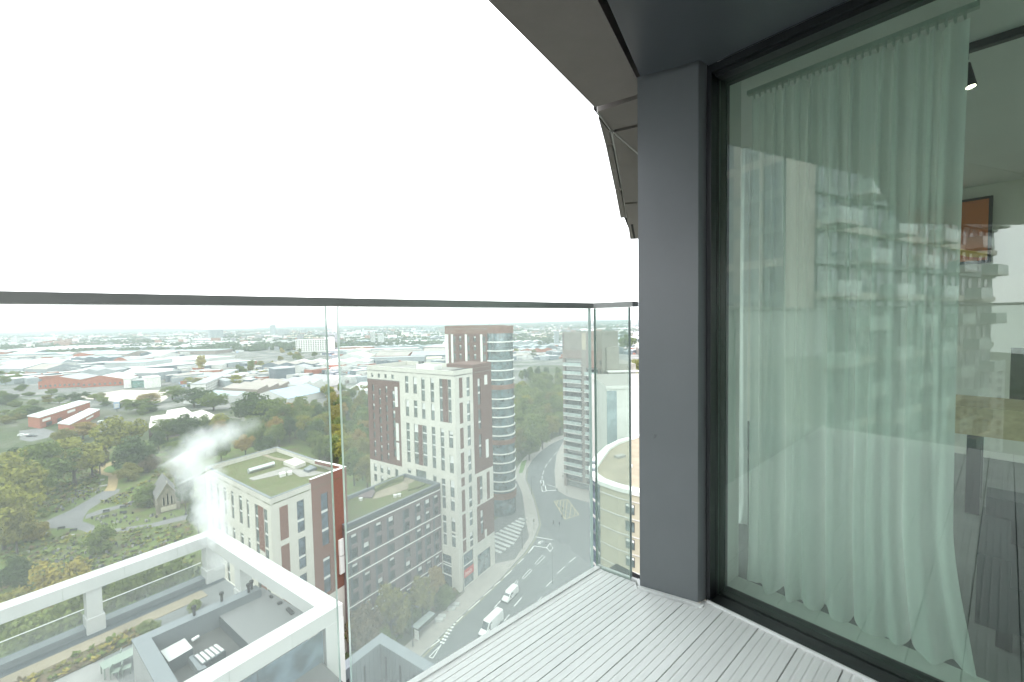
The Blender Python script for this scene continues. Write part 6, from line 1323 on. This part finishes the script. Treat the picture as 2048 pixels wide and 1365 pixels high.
# people: one continuous skin each, mid-stride
m_coat = mat('dark_coat', (.035, .037, .045), rough=.9); m_skin = mat('skin', (.42, .27, .20), rough=.6); m_hair = mat('dark_hair', (.03, .022, .018), rough=.8); m_jean = mat('blue_grey_trousers', (.07, .085, .12), rough=.9)
def person(label, px, py, rz, m):
    p = vp(px, py); o = thing('person', label, 'person', p, rz)
    J = {'pel': (0, 0, .95), 'wai': (0, 0, 1.12), 'che': (.02, 0, 1.36), 'nec': (.03, 0, 1.50), 'hd0': (.05, 0, 1.58), 'hd1': (.06, 0, 1.74), 'hl': (0, .1, .92), 'kl': (.2, .1, .52), 'al': (.22, .1, .09), 'tl': (.4, .1, .04), 'hr': (0, -.1, .92), 'kr': (-.08, -.1, .5), 'ar': (-.34, -.1, .13), 'tr': (-.2, -.1, .04), 'sl': (.02, .2, 1.42), 'el': (-.1, .25, 1.14), 'wl': (.05, .25, .92), 'fl': (.08, .25, .80), 'sr': (.02, -.2, 1.42), 'er': (.06, -.25, 1.14), 'wr': (.25, -.24, .98), 'fr': (.31, -.24, .88)}
    rad = dict(pel=.15, wai=.14, che=.16, nec=.06, hd0=.085, hd1=.09, hl=.1, kl=.065, al=.045, tl=.035, hr=.1, kr=.065, ar=.045, tr=.035, sl=.075, el=.05, wl=.035, fl=.025, sr=.075, er=.05, wr=.035, fr=.025); K_ = list(J)
    E_ = [('pel', 'wai'), ('wai', 'che'), ('che', 'nec'), ('nec', 'hd0'), ('hd0', 'hd1'), ('pel', 'hl'), ('hl', 'kl'), ('kl', 'al'), ('al', 'tl'), ('pel', 'hr'), ('hr', 'kr'), ('kr', 'ar'), ('ar', 'tr'), ('che', 'sl'), ('sl', 'el'), ('el', 'wl'), ('wl', 'fl'), ('che', 'sr'), ('sr', 'er'), ('er', 'wr'), ('wr', 'fr')]
    me = bpy.data.meshes.new('body'); me.from_pydata([J[k] for k in K_], [(K_.index(a), K_.index(b)) for a, b in E_], []); me.materials.append(m); b_ = bpy.data.objects.new('body', me); COL.objects.link(b_); b_.parent = o
    sk_ = b_.modifiers.new('skin', 'SKIN')
    for k, v in zip(K_, me.skin_vertices[0].data): v.radius = (rad[k], rad[k]); v.use_root = (k == 'pel')
    su = b_.modifiers.new('sub', 'SUBSURF'); su.levels = 1; su.render_levels = 1
    mb = MB(); mb.tube((.03, 0, 1.66), (.055, 0, 1.86), .105, m_hair, r1=.05, n=10); mb.build('hair', o, rel=False)
    mb = MB(); mb.tube((.12, 0, 1.62), (.165, 0, 1.74), .055, m_skin, r1=.06, n=8); mb.build('face', o, rel=False)
person('person in a dark coat walking along the road by the box junction', 1107, 1052, 2.4, m_coat); person('person in dark clothes standing at the yellow box corner', 1124, 1040, .6, m_coat); person('person in blue grey clothes near the traffic lights', 1119, 1054, 4.2, m_jean); person('person in blue grey clothes on the pavement past the stop line', 1114, 985, 1.2, m_jean)
# bollards at the shop corner and planters on the pavement
for i, (x, y) in enumerate(((911, 1212), (903, 1220), (884, 1236), (878, 1243))):
    p = vp(x, y); p.z = .12; mb = MB(); mb.abox(p.x - .9, p.x + .9, p.y - .5, p.y + .5, .128, .62, m_step); tag(mb.build('stone_bench', None, loc=p), ['pale stone block nearest the shop corner', 'second pale stone block along the shrub bed', 'third pale stone block along the shrub bed', 'pale stone block nearest the bus shelter'][i], 'bench', 'stone blocks by the shrub bed')
# chapel
m_cst = mat('chapel_stone', (.25, .225, .175), rough=.9, var=.16, scale=.8); m_cro = mat('chapel_slates', (.16, .155, .15), rough=.85, var=.12, scale=1.2, stretch=(1, 1, 3)); m_pal = mat('pale_ashlar', (.52, .48, .39), rough=.85, var=.08)
ca, cb = at(315, 1029), at(358, 1018); cdn = (cb - ca).normalized(); cn = UP.cross(cdn); cwid = (cb - ca).length; ch = thing('chapel', 'small stone cemetery chapel with three lancet windows', 'chapel', ca); eh, rh_, cl = 5.2, 10.6, 15
mb = MB(); G_ = [ca, cb, cb + UP * eh, ca.lerp(cb, .5) + UP * rh_, ca + UP * eh]; mb.poly(G_, m_cst); mb.poly([p + cn * cl for p in G_][::-1], m_cst); mb.poly([ca, ca + UP * eh, ca + UP * eh + cn * cl, ca + cn * cl], m_cst); mb.poly([cb, cb + cn * cl, cb + cn * cl + UP * eh, cb + UP * eh], m_cst); mb.build('wall', ch)
mb = MB(); rg = ca.lerp(cb, .5) + UP * (rh_ + .1)
for e, s in ((ca + UP * (eh - .1) - cdn * .3, 1), (cb + UP * (eh - .1) + cdn * .3, -1)):
    q = [e - cn * .35, rg - cn * .35, rg + cn * (cl + .3), e + cn * (cl + .3)]; mb.poly(q, m_cro); mb.poly([x + UP * .22 for x in q], m_cro); mb.poly([q[0], q[1], q[1] + UP * .22, q[0] + UP * .22], m_pal)
mb.build('roof', ch)
for k, hh in ((-1, 3.2), (0, 4.3), (1, 3.2)):
    c = ca.lerp(cb, .5) + cdn * (k * 1.15) - cn * .02; z0 = 2.6; mb = MB(); P_ = [c - cdn * .26 + UP * z0, c + cdn * .26 + UP * z0, c + cdn * .26 + UP * (z0 + hh * .8), c + UP * (z0 + hh), c - cdn * .26 + UP * (z0 + hh * .8)]; mb.poly(P_, m_void); w0 = mb.build('lancet_window', ch)
    mb = MB()
    for s in (-1, 1): mb.box(c + cdn * (s * .34 - .06) - cn * .10 + UP * z0, cdn * .12, cn * .1, UP * hh * .82, m_pal)
    mb.build('window_surround', w0)
mb = MB(); mb.box(ca.lerp(cb, .16) - cn * .3 + UP * .5, cdn * cwid * .72, cn * .3, UP * 1.6, m_pal); mb.build('plinth_panel', ch)
for k in (0, 1):
    c = (ca, cb)[k]; mb = MB(); mb.box(c - cn * .5 - cdn * .4 + UP * 0, cdn * .8, cn * .9, UP * 3.8, m_cst); mb.build('buttress', ch)
mb = MB(); c = rg - cn * .3; mb.tube(c, c + UP * 1.1, .09, m_pal, n=6); mb.box(c + UP * .65 - cdn * .35, cdn * .7, cn * .14, UP * .14, m_pal); mb.build('gable_cross', ch)
mb = MB(); q0 = cb + cn * 4; mb.box(q0 + UP * 0, cdn * 3.4, cn * 5, UP * 4.2, m_cst); mb.build('side_chapel', ch)
# gravestones
m_gs = [mat('pale_gravestone', (.36, .35, .32), rough=.9, var=.1, scale=3), mat('grey_gravestone', (.17, .17, .16), rough=.9, var=.15, scale=3), mat('dark_gravestone', (.06, .06, .065), rough=.5, var=.1, scale=3)]
GM = []
for kk in range(3):
    mb = MB()
    if kk == 0: pr_ = [(-.35, 0), (.35, 0), (.35, .75), (.22, .95), (0, 1.02), (-.22, .95), (-.35, .75)]
    elif kk == 1: pr_ = [(-.3, 0), (.3, 0), (.3, .9), (0, 1.1), (-.3, .9)]
    else: pr_ = [(-.12, 0), (.12, 0), (.12, .7), (.4, .7), (.4, .9), (.12, .9), (.12, 1.3), (-.12, 1.3), (-.12, .9), (-.4, .9), (-.4, .7), (-.12, .7)]
    n = len(pr_); fr_ = [(x, -.07, z) for x, z in pr_]; bk = [(x, .07, z) for x, z in pr_]; mb.poly(fr_, m_gs[0]); mb.poly(bk[::-1], m_gs[0])
    for k in range(n): mb.poly([fr_[k], bk[k], bk[(k + 1) % n], fr_[(k + 1) % n]], m_gs[0])
    me = bpy.data.meshes.new('gravestone'); me.from_pydata(mb.v, [], mb.f); me.materials.append(m_gs[0]); me.update(); GM.append(me)
rg_ = random.Random(15); k = 0
GA = [([(60, 1095), (130, 1085), (200, 1090), (385, 1062), (388, 1095), (300, 1130), (120, 1150), (40, 1150)], 120, 'on the lawn below the paths'), ([(182, 1040), (240, 1025), (318, 1032), (380, 1030), (300, 1046), (200, 1056)], 48, 'in the lawn between the two tarmac paths'), ([(190, 1015), (240, 990), (310, 960), (312, 1000), (250, 1000)], 32, 'beside the parked black car'), ([(95, 1035), (150, 985), (200, 965), (205, 985), (140, 1016)], 50, 'on the bank above the tarmac path')]
for P, n, wh in GA:
    xs, ys = [p[0] for p in P], [p[1] for p in P]; c = 0
    while c < n:
        x, y = rg_.uniform(min(xs), max(xs)), rg_.uniform(min(ys), max(ys))
        if not inside(x, y, P): continue
        kd, cm_ = rg_.randrange(3), rg_.choice([0, 1, 1, 1, 2, 2]); p = at(x, y); s = rg_.uniform(.6, 1.0); o = link('gravestone', GM[kd], None, (p.x, p.y, 0), 1.05 + rg_.gauss(0, .15), (s * 1.2, s * 1.4, s)); o.material_slots[0].link = 'OBJECT'; o.material_slots[0].material = m_gs[cm_]
        tag(o, f"{['pale', 'grey', 'dark'][cm_]} {['round topped gravestone', 'pointed gravestone', 'cross shaped gravestone'][kd]}, {['left', 'middle left', 'middle right', 'right'][min(3, int((x - min(xs)) / (max(xs) - min(xs)) * 4))]} {['rear', 'front'][y > (min(ys) + max(ys)) / 2]}, {wh}", 'gravestone', 'gravestones of the cemetery'); c += 1
for i, (x, y, w_) in enumerate(((198, 975, 5), (78, 1072, 3.5), (122, 1078, 6), (200, 962, 2.5))):
    p = at(x, y); mb = MB(); mb.box((p.x, p.y, 0), hv(64) * w_ * .5, hv(-26) * 1.1, UP * .45, m_gs[0]); tag(mb.build('ledger_tomb', None, loc=(p.x, p.y, 0)), ['long pale flat tomb beside the sandy path', 'short pale flat tomb at the end of the tarmac path', 'long pale flat tomb on the lower lawn', 'small pale flat tomb above the sandy path'][i], 'tomb', 'flat tombs')
for i, (x, y) in enumerate(((205, 1027), (203, 1038), (239, 1019), (239, 1030), (114, 1062), (138, 1066))):
    p = at(x, y); o = thing('cemetery_bench', ['dark bench left of the car path, upper of the pair', 'dark bench left of the car path, lower of the pair', 'dark bench nearer the black car, upper of the pair', 'dark bench nearer the black car, lower of the pair', 'dark bench at the wide end of the path', 'dark bench by the fork of the paths'][i], 'bench', p, 0, 'cemetery benches')
    mb = MB(); mb.box(p + UP * .42, hv(64) * 1.9, hv(-26) * .5, UP * .07, m_wfr); mb.build('seat', o); mb = MB(); mb.box(p + UP * .49 + hv(-26) * .45, hv(64) * 1.9, hv(-26) * .06, UP * .5, m_wfr); mb.build('backrest', o)
    for s in (.1, 1.7): mb = MB(); mb.box(p + hv(64) * s, hv(64) * .08, hv(-26) * .5, UP * .42, m_wfr); mb.build('leg', o)

# ================================================================== STEAM FROM THE ROOF, AND THE AIR
def steam_obj(pts, rads, dens, seed):
    """a wisp of steam along a line: noise density that thins towards the rim of a tube"""
    for (p, q), (r0, r1), (d0_, d1_) in zip(zip(pts, pts[1:]), zip(rads, rads[1:]), zip(dens, dens[1:])):
        L_ = (q - p).length; rm = max(r0, r1) * 1.25; mb = MB(); m = bpy.data.materials.new('steam'); m.use_nodes = True; t = m.node_tree; t.nodes.clear()
        o = N(t, 'ShaderNodeOutputMaterial'); v = N(t, 'ShaderNodeVolumePrincipled'); v.inputs['Color'].default_value = (.97, .97, .98, 1); v.inputs['Anisotropy'].default_value = .1
        c = N(t, 'ShaderNodeTexCoord'); sx = N(t, 'ShaderNodeSeparateXYZ'); t.links.new(c.outputs['Object'], sx.inputs[0])
        def math_(op, a, b=None):
            n_ = N(t, 'ShaderNodeMath', operation=op)
            for i, x in enumerate((a, b)):
                if x is None: continue
                if isinstance(x, (int, float)): n_.inputs[i].default_value = x
                else: t.links.new(x, n_.inputs[i])
            return n_.outputs[0]
        n1 = N(t, 'ShaderNodeTexNoise'); n1.inputs['Scale'].default_value = .5; n1.inputs['Detail'].default_value = 7; n1.inputs['Roughness'].default_value = .68
        n2 = N(t, 'ShaderNodeTexNoise'); n2.inputs['Scale'].default_value = .35
        ad = N(t, 'ShaderNodeVectorMath', operation='ADD'); ad.inputs[1].default_value = p; t.links.new(c.outputs['Object'], ad.inputs[0]); t.links.new(ad.outputs[0], n1.inputs['Vector']); t.links.new(ad.outputs[0], n2.inputs['Vector'])
        rr = math_('SQRT', math_('ADD', math_('MULTIPLY', sx.outputs[0], sx.outputs[0]), math_('MULTIPLY', sx.outputs[1], sx.outputs[1])))
        f = math_('DIVIDE', sx.outputs[2], L_); Rz = math_('ADD', r0, math_('MULTIPLY', f, r1 - r0)); fall = math_('SUBTRACT', 1.0, math_('DIVIDE', rr, Rz))
        dn = math_('ADD', d0_, math_('MULTIPLY', f, d1_ - d0_)); k = math_('ADD', math_('SUBTRACT', n1.outputs['Fac'], .64), math_('MULTIPLY', fall, .52)); k = math_('MAXIMUM', k, 0.0); t.links.new(math_('MULTIPLY', math_('MULTIPLY', k, 8.0), dn), v.inputs['Density']); t.links.new(v.outputs[0], o.inputs['Volume'])
        mb.tube((0, 0, 0), (0, 0, L_), r0 * 1.25, m, r1=r1 * 1.25, n=16); ob = mb.build('steam', None, kind='stuff', rel=False); ob.location = p; ob.rotation_mode = 'QUATERNION'; ob.rotation_quaternion = (q - p).to_track_quat('Z', 'Y')
SY = 37.0
steam_obj([atd(x, y, SY) for x, y in [(446, 1135), (430, 1075), (420, 1010), (398, 950), (372, 905)]], [1.15, 1.7, 2.1, 2.4, 2.7], [.34, .60, .36, .24, .17], 1)
steam_obj([atd(x, y, SY + 1) for x, y in [(345, 925), (400, 885), (455, 868), (520, 845)]], [2.2, 2.3, 1.9, .9], [.14, .18, .15, .07], 2)
HAZE = 1.1e-4
mh = bpy.data.materials.new('haze'); mh.use_nodes = True; t = mh.node_tree; t.nodes.clear(); o = N(t, 'ShaderNodeOutputMaterial'); v = N(t, 'ShaderNodeVolumePrincipled'); v.inputs['Color'].default_value = (.88, .95, 1, 1); v.inputs['Density'].default_value = HAZE; v.inputs['Anisotropy'].default_value = .2; t.links.new(v.outputs[0], o.inputs['Volume'])
mb = MB(); mb.abox(-14500, 9800, -900, 12800, -1.5, 112, mh); hz = mb.build('haze', None, kind='stuff')
